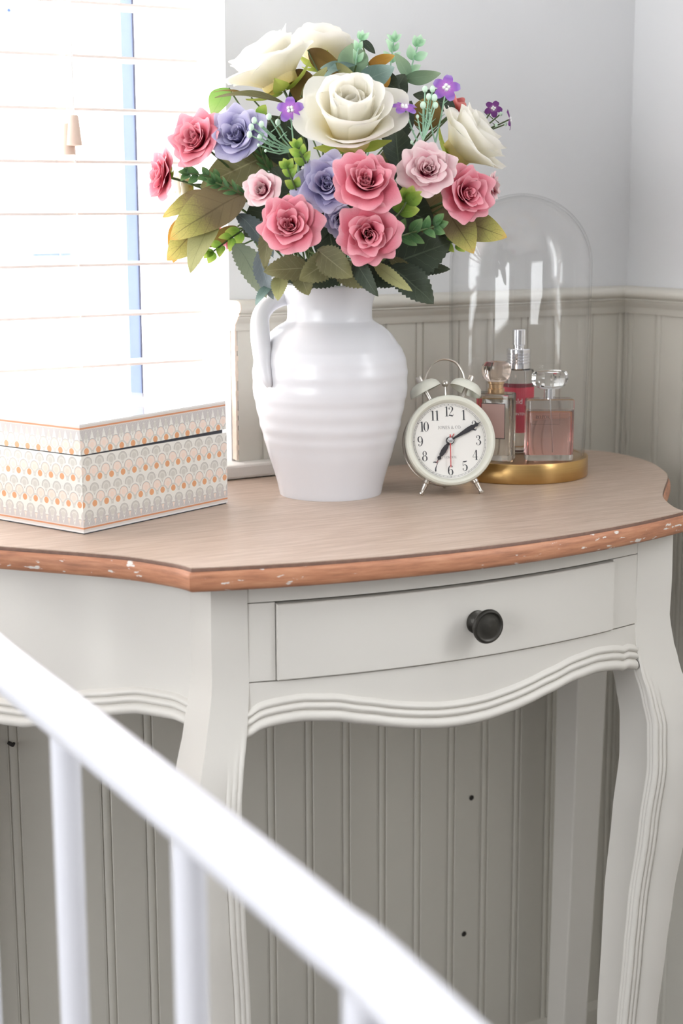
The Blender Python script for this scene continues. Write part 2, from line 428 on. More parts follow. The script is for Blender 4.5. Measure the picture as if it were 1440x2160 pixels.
# ================================================================ BLIND
bl = thing('venetian_blind', 'white wooden slatted venetian blind hanging open in the window', 'blind', (.3, .06, 2.05))
ns = 0
sm = MB(); xs0, xs1 = -.19, .811
prof = [(-.025, -.0006), (-.0125, .0004), (0, .0008), (.0125, .0004), (.025, -.0006)]
top_ = [(y, z+.0014) for y, z in prof]; low_ = [(y, z-.0014) for y, z in prof][::-1]
loop = top_+low_
sm.grid([[(xs0, y, z) for y, z in loop], [(xs1, y, z) for y, z in loop]], closed=True); sm.f_cap([(xs0, y, z) for y, z in loop], True); sm.f_cap([(xs1, y, z) for y, z in loop], False)
sme = sm.mesh('slat', M_slat, True, 50)
for k in range(-8, 11):
    o = link('slat', sme, bl, True); o.matrix_basis = Matrix.Translation((0, .06, 1.4375+k*.0545))
b = MB(); b.box((xs0, .036, .934), (xs1, .084, .952)); bevel(obj('bottom_rail', b, M_slat, bl, True, smooth=False), .003)
b = MB(); b.box((xs0, .030, 2.005), (xs1, .088, 2.055)); bevel(obj('headrail', b, M_slat, bl, True, smooth=False), .003)
for xx in (.08, .665):
    b = MB()
    for yy in (.0335, .0865): b.tube([(xx, yy, .95), (xx, yy, 2.01)], .0006, 5)
    obj('ladder_cord', b, M_cord, bl, True)
for (px, py, yy, ln) in ((155, 244, .012, .030), (142, 262, .022, .031)):
    p = atY(px, py, yy); b = MB(); b.tube([p, (p.x-.001, p.y+.008, 2.0)], .0006, 6); cordo = obj('pull_cord', b, M_cord, bl, True)
    b = MB(); b.lathe([(.0005, .001), (.0042, .0005), (.0052, -.002), (.0078, -ln*.9), (.0080, -ln), (.0060, -ln-.0008), (.002, -ln-.0002), (.0004, -ln)], 20, p); o = obj('tassel', b, M_tassel, cordo, True)

# ================================================================ HOUSE ACROSS THE STREET
hy = 9.0
hs = thing('house', 'pale rendered house across the street seen through the blind', 'house', (6.0, hy, 0))
b = MB(); b.box((-3, hy, -1.0), (9.0, hy+4, 4.6)); obj('wall', b, M_house, hs, True, smooth=False)
b = MB(); b.add([(-3.3,hy-.3,4.5),(9.3,hy-.3,4.5),(9.3,hy+2,6.2),(-3.3,hy+2,6.2),(9.3,hy+4.3,4.5),(-3.3,hy+4.3,4.5)], [(0,1,2,3),(3,2,4,5),(0,3,5),(1,4,2)]); obj('roof', b, M_house, hs, True, smooth=False)
for (xa_, ya_, xb_, yb_) in ((62, 530, 150, 543), (62, 553, 150, 562), (8, 16, 22, 30)):
    p0 = atY(xa_, yb_, hy-.02); p1 = atY(xb_, ya_, hy-.02)
    b = MB(); b.box((p0.x-.03, hy-.05, p0.z-.03), (p1.x+.03, hy+.02, p1.z+.03)); wo = obj('window', b, M_house, hs, True, smooth=False)
    b = MB(); b.box((p0.x, hy-.06, p0.z), (p1.x, hy-.04, p1.z)); obj('pane', b, M_house_glass, wo, True, smooth=False)

# ================================================================ CONSOLE TABLE
TO = Vector((.8559, -.4158, 0)); TA = math.radians(-3.25)
tbl = thing('console_table', 'cream console table with limed wood top, one drawer and curved legs', 'table', TO, TA)
CX = -.0077
# plan outline of the top (right half relative to CX), from the front corner round to the back
half = [(.2697, .0), (.2745, .022), (.2905, .055), (.306, .079), (.327, .104), (.358, .138), (.3845, .167), (.4035, .192), (.420, .222), (.436, .256), (.446, .290), (.4500, .330), (.446, .362), (.434, .385), (.414, .397), (.39, .400)]
side = spline(half, 4)
front = [(-.2697+.5394*i/48, 0) for i in range(49)]
front = [(x, -.0445*(1-(x/.2697)**2)) for x, y in front]
outline = [(CX+x, y) for x, y in front] + [(CX+x, y) for x, y in side[1:]] + [(CX-x, y) for x, y in reversed(side[1:])]
def offs(ol, d):
    n = len(ol); out = []
    for i in range(n):
        p = Vector(ol[i]); a = (p-Vector(ol[i-1])).normalized(); c = (Vector(ol[(i+1) % n])-p).normalized()
        na = Vector((a.y, -a.x)); nc = Vector((c.y, -c.x)); m = (na+nc).normalized()
        k = 1/max(.55, m.dot(na)); q = p+m*d*k; out.append((q.x, q.y))
    return out
def ring(d, z): return [(x, y, z) for x, y in offs(outline, d)]
tm = MB(); r0 = ring(-.0035, ZT); r1 = ring(-.0035, ZT-.02)
tm.add(r0, [tuple(range(len(r0)))]); tm.grid([ring(-.0035, ZT), ring(-.0035, ZT-.003)][::-1], closed=True); tm.add(r1, [tuple(reversed(range(len(r1))))])
obj('tabletop', tm, M_top, tbl, smooth=False)
em = MB(); em.grid([ring(-.006, ZT-.0212), ring(-.003, ZT-.0212), ring(-.0008, ZT-.019), ring(.0, ZT-.015), ring(.0, ZT-.0095), ring(-.0006, ZT-.0065), ring(-.0022, ZT-.0042), ring(-.0030, ZT-.0036)], closed=True)
obj('edge_moulding', em, M_edge, tbl, angle=60)['label'] = 'copper brown stained edge with chipped white paint'
em = MB(); em.grid([ring(-.0028, ZT-.0037), ring(-.0028, ZT-.0012), ring(-.0038, ZT-.0006)], closed=True)
obj('edge_quirk', em, M_edge_dark, tbl, angle=60)['label'] = 'dark worn groove along the top of the edge'
ZA = ZT-.0215   # top of the aprons
def vfront(u, v0=.018, bow=.044, U=.277): return .035-bow*(1-((u)/U)**2)
WAVE = [(-.225,.7020), (-.2171,.7059), (-.1994,.7118), (-.1711,.7148), (-.1425,.7120), (-.1131,.7055), (-.0827,.6985), (-.057,.6938), (-.0177,.6912), (.0165,.6930), (.0524,.6995), (.0908,.7082), (.1226,.7155), (.1524,.7180), (.1742,.7170), (.2,.7119), (.222,.7060)]
def wave(u):
    # symmetric average of the traced curve
    a = lerp_tab(WAVE, u); b = lerp_tab(WAVE, 2*CX-u); return (a+b)/2 if -.21 < u < .2 else a
BEADS = [0, .0, .45, .85, 1.0, .85, .40, .1, .25, .7, .85, .7, .3, .05, .3, .75, .9, .75, .2, .0]
def mould_profile(H=.026):
    """(height above lower edge, proudness) pairs from bottom to top: three beads"""
    pr = [(0, .0)]
    z = 0
    for w, a in ((.011, .0042), (.0075, .0034), (.0065, .0028)):
        for i in range(7):
            t = i/6; pr.append((z+w*t, .0012+a*math.sin(PI*t)**.8 if 0 < t < 1 else .0012))
        z += w
    pr.append((z+.0008, 0)); return pr
MP = mould_profile()
# front apron: lower rail with scalloped moulded edge
UL, UR = -.222, .215
fa = MB(); NU = 64; cols = []
for i in range(NU+1):
    u = UL+(UR-UL)*i/NU; wv = wave(u); vf = vfront(u)
    col = [(u, vf+.016, wv)] + [(u, vf-p, wv+h) for h, p in MP]
    if col[-1][2] > .752: pass
    col += [(u, vf, .7555), (u, vf+.016, .7555)]
    cols.append(col)
fa.grid(cols, closed=True); fa.f = [tuple(reversed(f)) for f in fa.f]
obj('apron', fa, M_cream, tbl, angle=50)
ta = MB(); cols = []
for i in range(NU+1):
    u = UL+(UR-UL)*i/NU; vf = vfront(u); cols.append([(u, vf, .8290), (u, vf, ZA), (u, vf+.016, ZA), (u, vf+.016, .8290)])
ta.grid(cols, closed=True); obj('top_rail', ta, M_cream, tbl, angle=50)
def bowpiece(u0, u1, z0, z1, proud, th, n=20):
    m = MB(); cols = []
    for i in range(n+1):
        u = u0+(u1-u0)*i/n; vf = vfront(u)-proud; cols.append([(u, vf, z0), (u, vf, z1), (u, vf+th, z1), (u, vf+th, z0)])
    m.grid(cols, closed=True); m.f_cap(cols[0], False); m.f_cap(cols[-1], True); return m
for (a, b_) in ((UL, -.1920), (.1770, UR)):
    bevel(obj('filler_block', bowpiece(a, b_, .7565, .8280, 0, .016, 6), M_cream, tbl, smooth=False), .0006)
bk = bowpiece(UL, UR, .750, .835, -.016, .003, 20); obj('drawer_gap_shade', bk, M_dark, tbl, smooth=False)  # dark sheet behind the drawer paints the shade in its gaps
dr = bevel(obj('drawer', bowpiece(-.1908, .1758, .7568, .8265, .0035, .017, 30), M_cream, tbl, angle=40), .0012)
kn = MB(); kn.lathe([(.0002,0),(.0105,0),(.0112,.0012),(.0108,.0030),(.0080,.0048),(.0058,.0075),(.0060,.0110),(.0090,.0140),(.0135,.0165),(.0158,.0185),(.0163,.0205),(.0155,.0222),(.0138,.0226),(.0128,.0216),(.0115,.0212),(.0080,.0222),(.0040,.0228),(.0002,.0230)], 32)
ku = .003; kn.xf(Matrix.Translation((ku, vfront(ku)-.0035, .7915)) @ Matrix.Rotation(PI/2, 4, 'X'))
obj('knob', kn, M_gunmetal, dr)['label'] = 'round dished dark pewter knob'

# legs
def leg_section(w, d, amp):
    """plan of the post, front inner edge carved with three beads; u to the inner side, v to the back; origin at the front inner corner"""
    pts = []
    pts.append((w, 0)); pts.append((w, d)); pts.append((0, d))
    for k in range(3):
        for i in range(5):
            t = i/4; s = .0135-.0045*k
            pts.append((-.0012*amp[k]*math.sin(PI*t), s-.0045*t))
    for k in range(3):
        for i in range(1, 5):
            t = i/4; s = .0050*k
            pts.append((s+.005*t, -.0016*amp[k]*math.sin(PI*t)))
    pts.append((.0152, .0012*amp[2])); pts.append((.0165, .0))
    return pts
DELTA = [(.0,.004),(.05,-.003),(.10,-.004),(.2,-.002),(.31,.0005),(.40,.004),(.449,.006),(.5426,.0125),(.603,.0170),(.65,.0160),(.68,.011),(.709,.0045),(.735,.0008),(.76,-.001),(.80,0),(.86,0)]
WID = [(.0,1.0),(.05,.85),(.2,.9),(.31,1.0),(.40,1.08),(.449,1.14),(.5426,1.24),(.603,1.27),(.65,1.25),(.709,1.13),(.76,1.03),(.86,1.0)]
def leg(inner_u, vf, w, d, side, sgnv=-1, amp=1.0, k=1.0):
    """side +1: outward is +u. inner edge fixed at inner_u at the top"""
    m = MB(); rows = []
    zs = [i*.86/86 for i in range(87)]; zs[-1] = ZA
    for z in zs:
        de = lerp_tab(DELTA, z)*k; sc = 1+(lerp_tab(WID, z)-1)*k
        a = [amp*min(1, max(0, (.722-.020*q-z)/.03))*(1 if z > .1 else z/.1) for q in range(3)]
        sec = leg_section(w*sc, d*sc, a)
        row = [(inner_u+side*(de+x), vf+sgnv*(de)+(-sgnv)*(y), z) for x, y in sec]
        rows.append(row)
    m.grid(rows, closed=True); m.f_cap(rows[0], True); m.f_cap(rows[-1], False)
    if side*(-sgnv) > 0: m.f = [tuple(reversed(f)) for f in m.f]
    return obj('leg', m, M_cream, tbl, angle=45)
leg(-.2165, .0165, .0345, .046, -1)
leg(.2130, .0165, .0440, .046, 1)
def back_leg(u0, u1, side):
    m = MB(); rows = []
    for i in range(41):
        z = ZA*i/40; t = z/ZA; w = .036+.014*t; sh = -.010*(1-t)**1.3; bow = .004*math.sin(PI*t)
        c = (u0+u1)/2 + side*(sh+bow); rows.append([(c-w/2, .388-w, z), (c+w/2, .388-w, z), (c+w/2, .388, z), (c-w/2, .388, z)])
    m.grid(rows, closed=True); m.f_cap(rows[0], True); m.f_cap(rows[-1], False)
    return bevel(obj('leg', m, M_cream, tbl, smooth=False), .002)
back_leg(.3825, .4326, 1); back_leg(2*CX-.4326, 2*CX-.3825, -1)
# side aprons follow the serpentine sides
def side_apron(s):
    pts = [(x, y) for x, y in side if y > .036 and y < .345]
    pl = []
    for i, (x, y) in enumerate(pts):
        a = Vector(pts[max(i-1,0)]); b = Vector(pts[min(i+1,len(pts)-1)]); t = (b-a).normalized(); nrm = Vector((t.y, -t.x))
        q = Vector((x, y))-nrm*lerp_tab([(.04,.046),(.10,.031),(.16,.024),(.3,.022)], y); pl.append((q.x, q.y, nrm.x, nrm.y))
    pl = spline(pl, 3); L = [0]
    for a, b in zip(pl, pl[1:]): L.append(L[-1]+math.hypot(b[0]-a[0], b[1]-a[1]))
    T = L[-1]; cols = []
    for (x, y, nx, ny), l in zip(pl, L):
        t = l/T; wv = lerp_tab([(0,.7055),(.07,.7125),(.17,.7148),(.30,.7090),(.5,.6925),(.62,.6925),(.8,.709),(.9,.713),(1,.708)], t)
        f = lambda p: (CX+s*(x+nx*p), y+ny*p)
        col = [f(-.016)+(wv,)] + [f(p)+(wv+h,) for h, p in MP] + [f(0)+(ZA,), f(-.016)+(ZA,)]
        cols.append(col)
    m = MB(); m.grid(cols, closed=True)
    if s < 0: pass
    m.f_cap(cols[0], False); m.f_cap(cols[-1], True)
    obj('side_apron', m, M_cream, tbl, angle=50)
side_apron(-1); side_apron(1)
ba = MB(); ba.box((CX-.41, .372, .72), (CX+.41, .386, ZA)); obj('back_apron', ba, M_cream, tbl, smooth=False)

# ================================================================ BED FOOTBOARD
bx = .315
bed = thing('bed_frame', 'white tubular metal bed end with upright spindles in front of table', 'bed', (bx, -1.0, 0))
cpts = [atX(a, b, bx) for a, b in ((0,1398), (180,1543), (360,1690), (530,1829), (700,1973), (860,2113))]
q0 = cpts[0]+(cpts[0]-cpts[1])*1.0; q1 = cpts[-1]
path = [(bx, -.20, .88), (bx, -.28, .915)] + [tuple(cpts[0]+Vector((0,.17,.012)))] + [tuple(p) for p in cpts] + [(bx, -1.40, .835), (bx, -1.7, .80), (bx, -1.82, .77)]
path = spline(path, 6)
def rail_z(y):
    for a, b in zip(path, path[1:]):
        if (a[1]-y)*(b[1]-y) <= 0 and a[1] != b[1]: return a[2]+(b[2]-a[2])*(y-a[1])/(b[1]-a[1])
    return .85
m = MB(); m.tube(path, .0142, 20); obj('top_rail', m, M_white_metal, bed, True)
m = MB(); m.tube([(bx,-.22,.30), (bx,-1.80,.30)], .011, 14); obj('lower_rail', m, M_white_metal, bed, True)
for k in range(-3, 6):
    y = -.783-.1575*k
    m = MB(); m.tube([(bx, y, .30), (bx, y, rail_z(y)-.006)], .0083, 16); obj('spindle', m, M_white_metal, bed, True)
for y in (-.205, -1.815):
    m = MB(); m.tube([(bx, y, 0), (bx, y, rail_z(max(min(y,-.21),-1.81))+.0)], .0142, 16); obj('post', m, M_white_metal, bed, True)
    
# ================================================================ BOX
bc = atZ(177, 1128, ZT); br = atZ(480, 1062, ZT); e = (br-bc); BW = e.length; ang = math.atan2(e.y, e.x)
box = thing('keepsake_box', 'lidded lacquered box with fan scale print at table left', 'box', bc, ang)
BD = .135; BH = .074; LH = .029
def printed(z0, z1, edge_at, w=BW, d=BD, ins=0):
    """box shell with print UVs in metres"""
    mb = MB(); me = None
    x0, x1, y0, y1 = ins, w-ins, ins, d-ins
    cs = [(x0,y0),(x1,y0),(x1,y1),(x0,y1)]; s = 0; vs = []; fs = []; uv = []; ue = []
    for i in range(4):
        a = cs[i]; b = cs[(i+1) % 4]; l = math.hypot(b[0]-a[0], b[1]-a[1]); n = len(vs)
        vs += [(a[0],a[1],z0),(b[0],b[1],z0),(b[0],b[1],z1),(a[0],a[1],z1)]; fs.append((n,n+1,n+2,n+3))
        uv += [(s,z0),(s+l,z0),(s+l,z1),(s,z1)]; s += l
        for z in (z0,z0,z1,z1): ue.append((0, abs(z-edge_at)))
    return vs, fs, uv, ue
def printed_obj(name, z0, z1, edge_at, parent):
    vs, fs, uv, ue = printed(z0, z1, edge_at); n = len(vs)
    vs2 = vs+[(0,0,z1),(BW,0,z1),(BW,BD,z1),(0,BD,z1),(0,0,z0),(BW,0,z0),(BW,BD,z0),(0,BD,z0)]
    fs2 = fs+[(n,n+1,n+2,n+3),(n+7,n+6,n+5,n+4)]
    me = bpy.data.meshes.new(name); me.from_pydata(vs2, [], fs2); me.update()
    a = me.uv_layers.new(name='UVMap'); b = me.uv_layers.new(name='edge')
    for lp in me.loops:
        i = lp.vertex_index
        a.data[lp.index].uv = uv[i] if i < n else (0,0); b.data[lp.index].uv = ue[i] if i < n else (0,.5)
    me.materials.append(M_boxprint); me.materials.append(M_boxtop)
    me.polygons[4].material_index = 1; me.polygons[5].material_index = 1
    return link(name, me, parent)
printed_obj('base', .0012, BH, .0012, box)
m = MB(); m.box((.001,.001,0), (BW-.001,BD-.001,.0014)); obj('base_felt', m, M_boxdark, box, smooth=False)
m = MB(); m.box((.003,.003,BH-.001), (BW-.003,BD-.003,BH+.0055)); obj('rim', m, M_boxdark, box, smooth=False)['label'] = 'dark block painting the shade in the gap under the lid'  # dark filler added to paint the shade of the open lid gap
lid = printed_obj('lid', 0, LH, LH, box); lid.location = (-.0012, -.0005, BH+.0012); lid.rotation_euler = (0, math.radians(-.75), 0)

# ================================================================ JUG
jc = atZ(697, 1039, ZT); JPX = 1.725/FPX
jug = thing('jug', 'white glazed ribbed ceramic jug holding the flowers', 'jug', jc)
jp = [(1057,70),(1056,99),(1051,104.5),(1045,106.5),(1015,112),(983,121),(951,131),(925,138),(898,145.5),(863,152.5),(834,158),(817,160),(790,161),(764,159),(747,154),(729,143.5),(706,128),(691,112),(680,94),(674,88.5),(660,87.5),(647,88),(630,92),(616,96),(606,99),(603,98.5)]
def jz(py): return (1041-py)/ (1041-604.)*.2205
prof = [(r*JPX*1.0, max(0, jz(py)) if py < 1050 else (0 if py > 1050 else .002)) for py, r in jp]
prof[0] = (prof[0][0], .0015); prof[1] = (prof[1][0], .0); prof[2] = (prof[2][0], .0015)
prof = [(prof[0][0]*.3, .003)] + prof
pr = spline(prof, 6); out = []
for r, z in pr:
    rip = .00040*math.sin(z*2*PI/.0180+.6+.8*math.sin(z*90))*min(1, max(0, (z-.035)/.03))*min(1, max(0, (.150-z)/.015))
    ringr = .0008*math.exp(-((z-.155)/.0030)**2) + .0007*math.exp(-((z-.104)/.004)**2)
    out.append((max(r+rip+ringr, .0005), z))
rt, ztop = out[-1]
inn = [(rt-.0012, ztop+.0008), (rt-.0036, ztop-.0005)] + [(max(r-.0055, .001), max(z, .006)) for r, z in reversed(out) if z < ztop-.004] 
m = MB(); m.lathe(out+inn, 72); obj('body', m, M_glaze, jug, angle=60)
def jl(px, py, dd):   # point of the handle: photo pixel at a distance in front of the jug axis
    return pix(px, py, 1.70-dd) 
hp = [(622,628,.010,15,.9),(596,629,.016,17,.9),(570,640,.024,18,1),(551,664,.032,19,1),(548,700,.040,20.5,1),(552,740,.048,20,1),(556,778,.054,17,1),(562,800,.057,12,1),(568,816,.056,6,1)]
hs_ = spline(hp, 5); m = MB()
m.tube([jl(a,b,c) for a,b,c,d,e_ in hs_], [d*1.68/FPX for a,b,c,d,e_ in hs_], 16, flat=1.0); obj('handle', m, M_glaze, jug, True)

# ================================================================ STROKED LETTERING
def arc(cx, cz, rx, rz, a0, a1, n, wf):
    return [(cx+rx*math.cos(math.radians(a0+(a1-a0)*i/n)), cz+rz*math.sin(math.radians(a0+(a1-a0)*i/n)), wf(math.radians(a0+(a1-a0)*i/n))) for i in range(n+1)]
def sidew(th, tn): return lambda a: tn+(th-tn)*math.cos(a)**2
def ball(x, z, r): return [(x-r*.6, z, r*1.2), (x, z, r*2), (x+r*.6, z, r*1.2)]
V_ = lambda x, z0, z1, w: [(x, z0, w), (x, z1, w)]
GL = {
 '0': [arc(.3,.5,.21,.48,0,360,28,sidew(.13,.03))],
 '1': [V_(.32,0,1,.13), [(.16,.015,.03),(.48,.015,.03)], [(.14,.88,.03),(.30,.97,.05)]],
 '2': [ball(.15,.76,.075), spline([(.10,.78,.04),(.18,.93,.04),(.32,.98,.04),(.46,.88,.11),(.47,.70,.13),(.36,.50,.07),(.20,.28,.04),(.08,.06,.03)],4), spline([(.07,.05,.05),(.17,.11,.11),(.30,.09,.13),(.44,.05,.11),(.52,.12,.04),(.54,.24,.02)],4)],
 '3': [ball(.14,.80,.07), spline([(.10,.84,.04),(.18,.95,.04),(.30,.98,.04),(.42,.88,.11),(.43,.74,.12),(.36,.60,.06),(.22,.53,.03)],4), spline([(.22,.53,.03),(.38,.50,.05),(.49,.36,.13),(.48,.18,.13),(.38,.04,.06),(.26,.01,.03),(.12,.08,.04),(.08,.18,.04)],4), ball(.12,.20,.075)],
 '4': [[(.42,1,.03),(.04,.29,.03)], [(.03,.285,.03),(.58,.285,.03)], V_(.42,0,1,.13), [(.28,.015,.03),(.56,.015,.03)]],
 '5': [spline([(.10,.93,.05),(.22,.92,.12),(.36,.93,.12),(.52,.99,.04)],4), [(.115,.96,.03),(.10,.50,.03)], spline([(.10,.50,.03),(.20,.60,.04),(.34,.62,.05),(.48,.48,.12),(.50,.30,.14),(.44,.10,.10),(.32,.01,.04),(.18,.03,.03),(.08,.16,.04)],4), ball(.12,.19,.075)],
 '6': [ball(.46,.84,.07), spline([(.50,.88,.04),(.40,.97,.04),(.28,.95,.05),(.15,.78,.10),(.10,.50,.13),(.12,.22,.11),(.22,.04,.05),(.32,.01,.03),(.46,.10,.10),(.51,.30,.13),(.46,.50,.10),(.34,.59,.04),(.22,.54,.03),(.14,.42,.03)],4)],
 '7': [spline([(.06,.84,.03),(.10,.95,.08),(.24,.94,.13),(.38,.93,.12),(.54,.98,.04)],4), spline([(.55,.98,.03),(.42,.66,.05),(.30,.38,.10),(.27,.10,.14),(.27,.0,.12)],4)],
 '8': [arc(.3,.74,.16,.24,0,360,24,sidew(.10,.035)), arc(.3,.26,.21,.26,0,360,24,sidew(.13,.035))],
 'J': [V_(.34,.2,1,.11), spline([(.34,.25,.11),(.30,.06,.08),(.18,.0,.05),(.08,.06,.05)],4), [(.2,.985,.03),(.48,.985,.03)]],
 'O': [arc(.4,.5,.34,.48,0,360,26,sidew(.12,.04))],
 'N': [V_(.12,0,1,.05), V_(.68,0,1,.05), [(.10,1,.11),(.68,0,.11)], [(0,.015,.03),(.24,.015,.03)], [(.56,.985,.03),(.8,.985,.03)]],
 'E': [V_(.16,0,1,.11), [(.06,.98,.04),(.56,.98,.04)], [(.06,.02,.04),(.60,.02,.04)], [(.16,.52,.04),(.44,.52,.04)], V_(.56,.82,1,.03), V_(.60,0,.2,.03), V_(.44,.4,.64,.03)],
 'S': [spline([(.50,.80,.05),(.40,.96,.04),(.24,.97,.05),(.12,.80,.09),(.18,.62,.11),(.38,.44,.12),(.48,.24,.10),(.38,.05,.05),(.22,.02,.04),(.08,.2,.05)],4)],
 'C': [spline([(.66,.74,.06),(.56,.94,.05),(.40,.98,.04),(.16,.80,.10),(.08,.50,.12),(.16,.20,.10),(.40,.02,.04),(.58,.06,.04),(.68,.24,.04)],4)],
 'L': [V_(.16,0,1,.11), [(.06,.02,.04),(.60,.02,.04)], V_(.60,0,.25,.03), [(.04,.985,.03),(.3,.985,.03)]],
 'D': [V_(.14,0,1,.11), spline([(.06,.985,.03),(.30,.98,.04),(.60,.82,.10),(.70,.50,.12),(.60,.18,.10),(.30,.02,.04),(.06,.015,.03)],4)],
 'R': [V_(.14,0,1,.11), spline([(.10,.98,.03),(.34,.98,.04),(.52,.78,.10),(.36,.54,.05),(.14,.52,.03)],4), [(.3,.52,.10),(.62,0,.11)], [(.02,.015,.03),(.28,.015,.03)]],
 '&': [spline([(.74,.36,.04),(.56,.10,.05),(.34,.0,.06),(.10,.10,.10),(.12,.34,.10),(.36,.56,.06),(.46,.80,.07),(.34,.98,.05),(.20,.86,.06),(.28,.62,.09),(.54,.26,.11),(.78,.0,.10)],4)],
 'Z': [[(.06,.96,.05),(.54,.96,.05)], [(.52,.96,.10),(.08,.04,.10)], [(.06,.03,.05),(.56,.03,.05)]],
}
GL['9'] = [[(.6-x, 1-z, w) for x, z, w in st] for st in GL['6']]
ADV = {'1':.50,'I':.3,'J':.58,'O':.86,'N':.86,'E':.72,'S':.64,'C':.82,'L':.70,'D':.84,'&':.88,' ':.32}
def glyph(mb, ch, x, z, h, y, mirror=1):
    for st in GL.get(ch, []):
        L_ = []; R_ = []
        for i, (a, b, w) in enumerate(st):
            p = st[max(i-1,0)]; q = st[min(i+1,len(st)-1)]; dx, dz = q[0]-p[0], q[1]-p[1]; l = math.hypot(dx, dz) or 1
            nx, nz = -dz/l*w/2, dx/l*w/2
            L_.append((x+mirror*(a+nx)*h, y, z+(b+nz)*h)); R_.append((x+mirror*(a-nx)*h, y, z+(b-nz)*h))
        mb.grid([L_, R_] if mirror > 0 else [R_, L_])
def word(mb, txt, xc, z, h, y, squeeze=1.0, mirror=1):
    w = sum(ADV.get(c, .62) for c in txt)*h*squeeze; x = xc-mirror*w/2
    for c in txt:
        glyph(mb, c, x, z, h, y, mirror); x += mirror*ADV.get(c, .62)*h*squeeze

# ================================================================ ALARM CLOCK
co = atZ(953, 1045, ZT)
clk = thing('alarm_clock', 'small cream twin bell alarm clock with black numerals', 'clock', co, rot=(math.radians(-14.5), 0, math.radians(-24.2)))
clk.scale = (1.045,)*3
FC = .0558
T_face = Matrix.Translation((0, 0, FC)) @ Matrix.Rotation(PI/2, 4, 'X')    # lathe axis z -> local -y, facing the room
def fl_(mb): return mb.xf(T_face)
m = MB(); m.lathe([(.0001,-.034),(.036,-.034),(.0405,-.032),(.0425,-.028),(.0437,-.006),(.0437,-.003)], 64); obj('case', fl_(m), M_clock, clk)
m = MB(); m.lathe([(.0437,-.005),(.0452,-.004),(.0463,.000),(.0464,.003),(.0455,.0058),(.0435,.0072),(.0412,.0066),(.0397,.0045),(.0392,.0008),(.0386,-.0012)], 72); obj('bezel', fl_(m), M_clock, clk)
m = MB(); m.lathe([(.0440,-.0295),(.0446,-.029),(.0446,-.027),(.0438,-.0265)], 64); obj('case_band', fl_(m), M_steel, clk)
m = MB(); m.lathe([(.0001,-.001),(.0388,-.001)], 64); dial = obj('dial', fl_(m), M_dial, clk)
yd = .00085
m = MB()
for i, tx in enumerate(['12','1','2','3','4','5','6','7','8','9','10','11']):
    a = math.radians(90-30*i); r = .0300; h = .0102
    word(m, tx, r*math.cos(a)-.0002, FC+r*math.sin(a)-h/2, h, yd, .88 if len(tx) > 1 else 1.0)
obj('numerals', m, M_ink, dial, smooth=False)
m = MB(); word(m, 'JONES & CO', 0, FC+.0120, .0034, yd, 1.02); obj('lettering', m, M_ink_grey, dial, smooth=False)
m = MB(); word(m, 'LONDON', .0002, FC-.0180, .0025, yd, 1.0); obj('lettering', m, M_ink_grey, dial, smooth=False)
m = MB()
for rr in (.0374, .0360): m.grid([[(r*math.cos(2*PI*i/96), yd, FC+r*math.sin(2*PI*i/96)) for i in range(97)] for r in (rr, rr+.00022)])
for i in range(60):
    a = 2*PI*i/60; c, s_ = math.cos(a), math.sin(a); w = .00012
    m.add([((r*c-q*s_), yd, FC+r*s_+q*c) for r, q in ((.0361,-w),(.0375,-w),(.0375,w),(.0361,w))], [(0,1,2,3)])
    if i % 5 == 0:
        m.add([((r*c-q*s_), yd-.00002, FC+r*s_+q*c) for r, q in ((.0360,0),(.0376,-.0006),(.0376,.0006))], [(0,1,2)])
obj('minute_track', m, M_ink_grey, dial, smooth=False)
def hand(name, poly, ang, y, mat, th=.0005):
    a = math.radians(ang); c, s_ = math.cos(a), math.sin(a); m = MB()
    pts = [(p*s_+q*c, FC+p*c-q*s_) for p, q in poly]    # p along the hand, clockwise from 12
    n = len(pts)
    m.add([(x, y, z) for x, z in pts]+[(x, y+th, z) for x, z in pts], [tuple(range(n)), tuple(range(2*n-1, n-1, -1))]+[(i, n+i, n+(i+1) % n, (i+1) % n) for i in range(n)])
    return obj(name, m, mat, clk, smooth=False)
def sym(h): return [(p, q) for p, q in h]+[(p, -q) for p, q in reversed(h)]
hand('hour_hand', sym([(-.002,.0012),(.004,.0011),(.0075,.0022),(.0125,.0027),(.0175,.0020),(.0190,.0009),(.0205,.0021),(.0222,.0017),(.0228,.0006),(.0252,.0001)]), 214, -.0012, M_hand)
hand('minute_hand', sym([(-.002,.0011),(.006,.0010),(.014,.0018),(.021,.0025),(.027,.0025),(.0300,.0014),(.0312,.0022),(.0332,.0016),(.0338,.0005),(.0368,.0001)]), 60.5, -.0022, M_hand)
hand('alarm_hand', sym([(-.0085,.0004),(.021,.0003),(.0275,.00008)]), 213, -.0006, M_red)
hand('second_hand', sym([(-.006,.0006),(-.001,.0005),(.0275,.0004)]), 181, -.0030, M_red)
m = MB(); m.lathe([(.0001,.0050),(.0022,.0046),(.0031,.0036),(.0034,.0020),(.0034,-.0008)], 24); fl_(m); obj('hand_boss', m, M_chrome, clk)
m = MB(); m.lathe([(.0034,.0026),(.0041,.0022),(.0041,-.0008)], 24); fl_(m); obj('boss_ring', m, M_hand, clk)
m = MB(); m.lathe([(.0001,.0052),(.03,.0050),(.0394,.0046)], 48); fl_(m); obj('clock_glass', m, M_lens, clk)
yb = .013
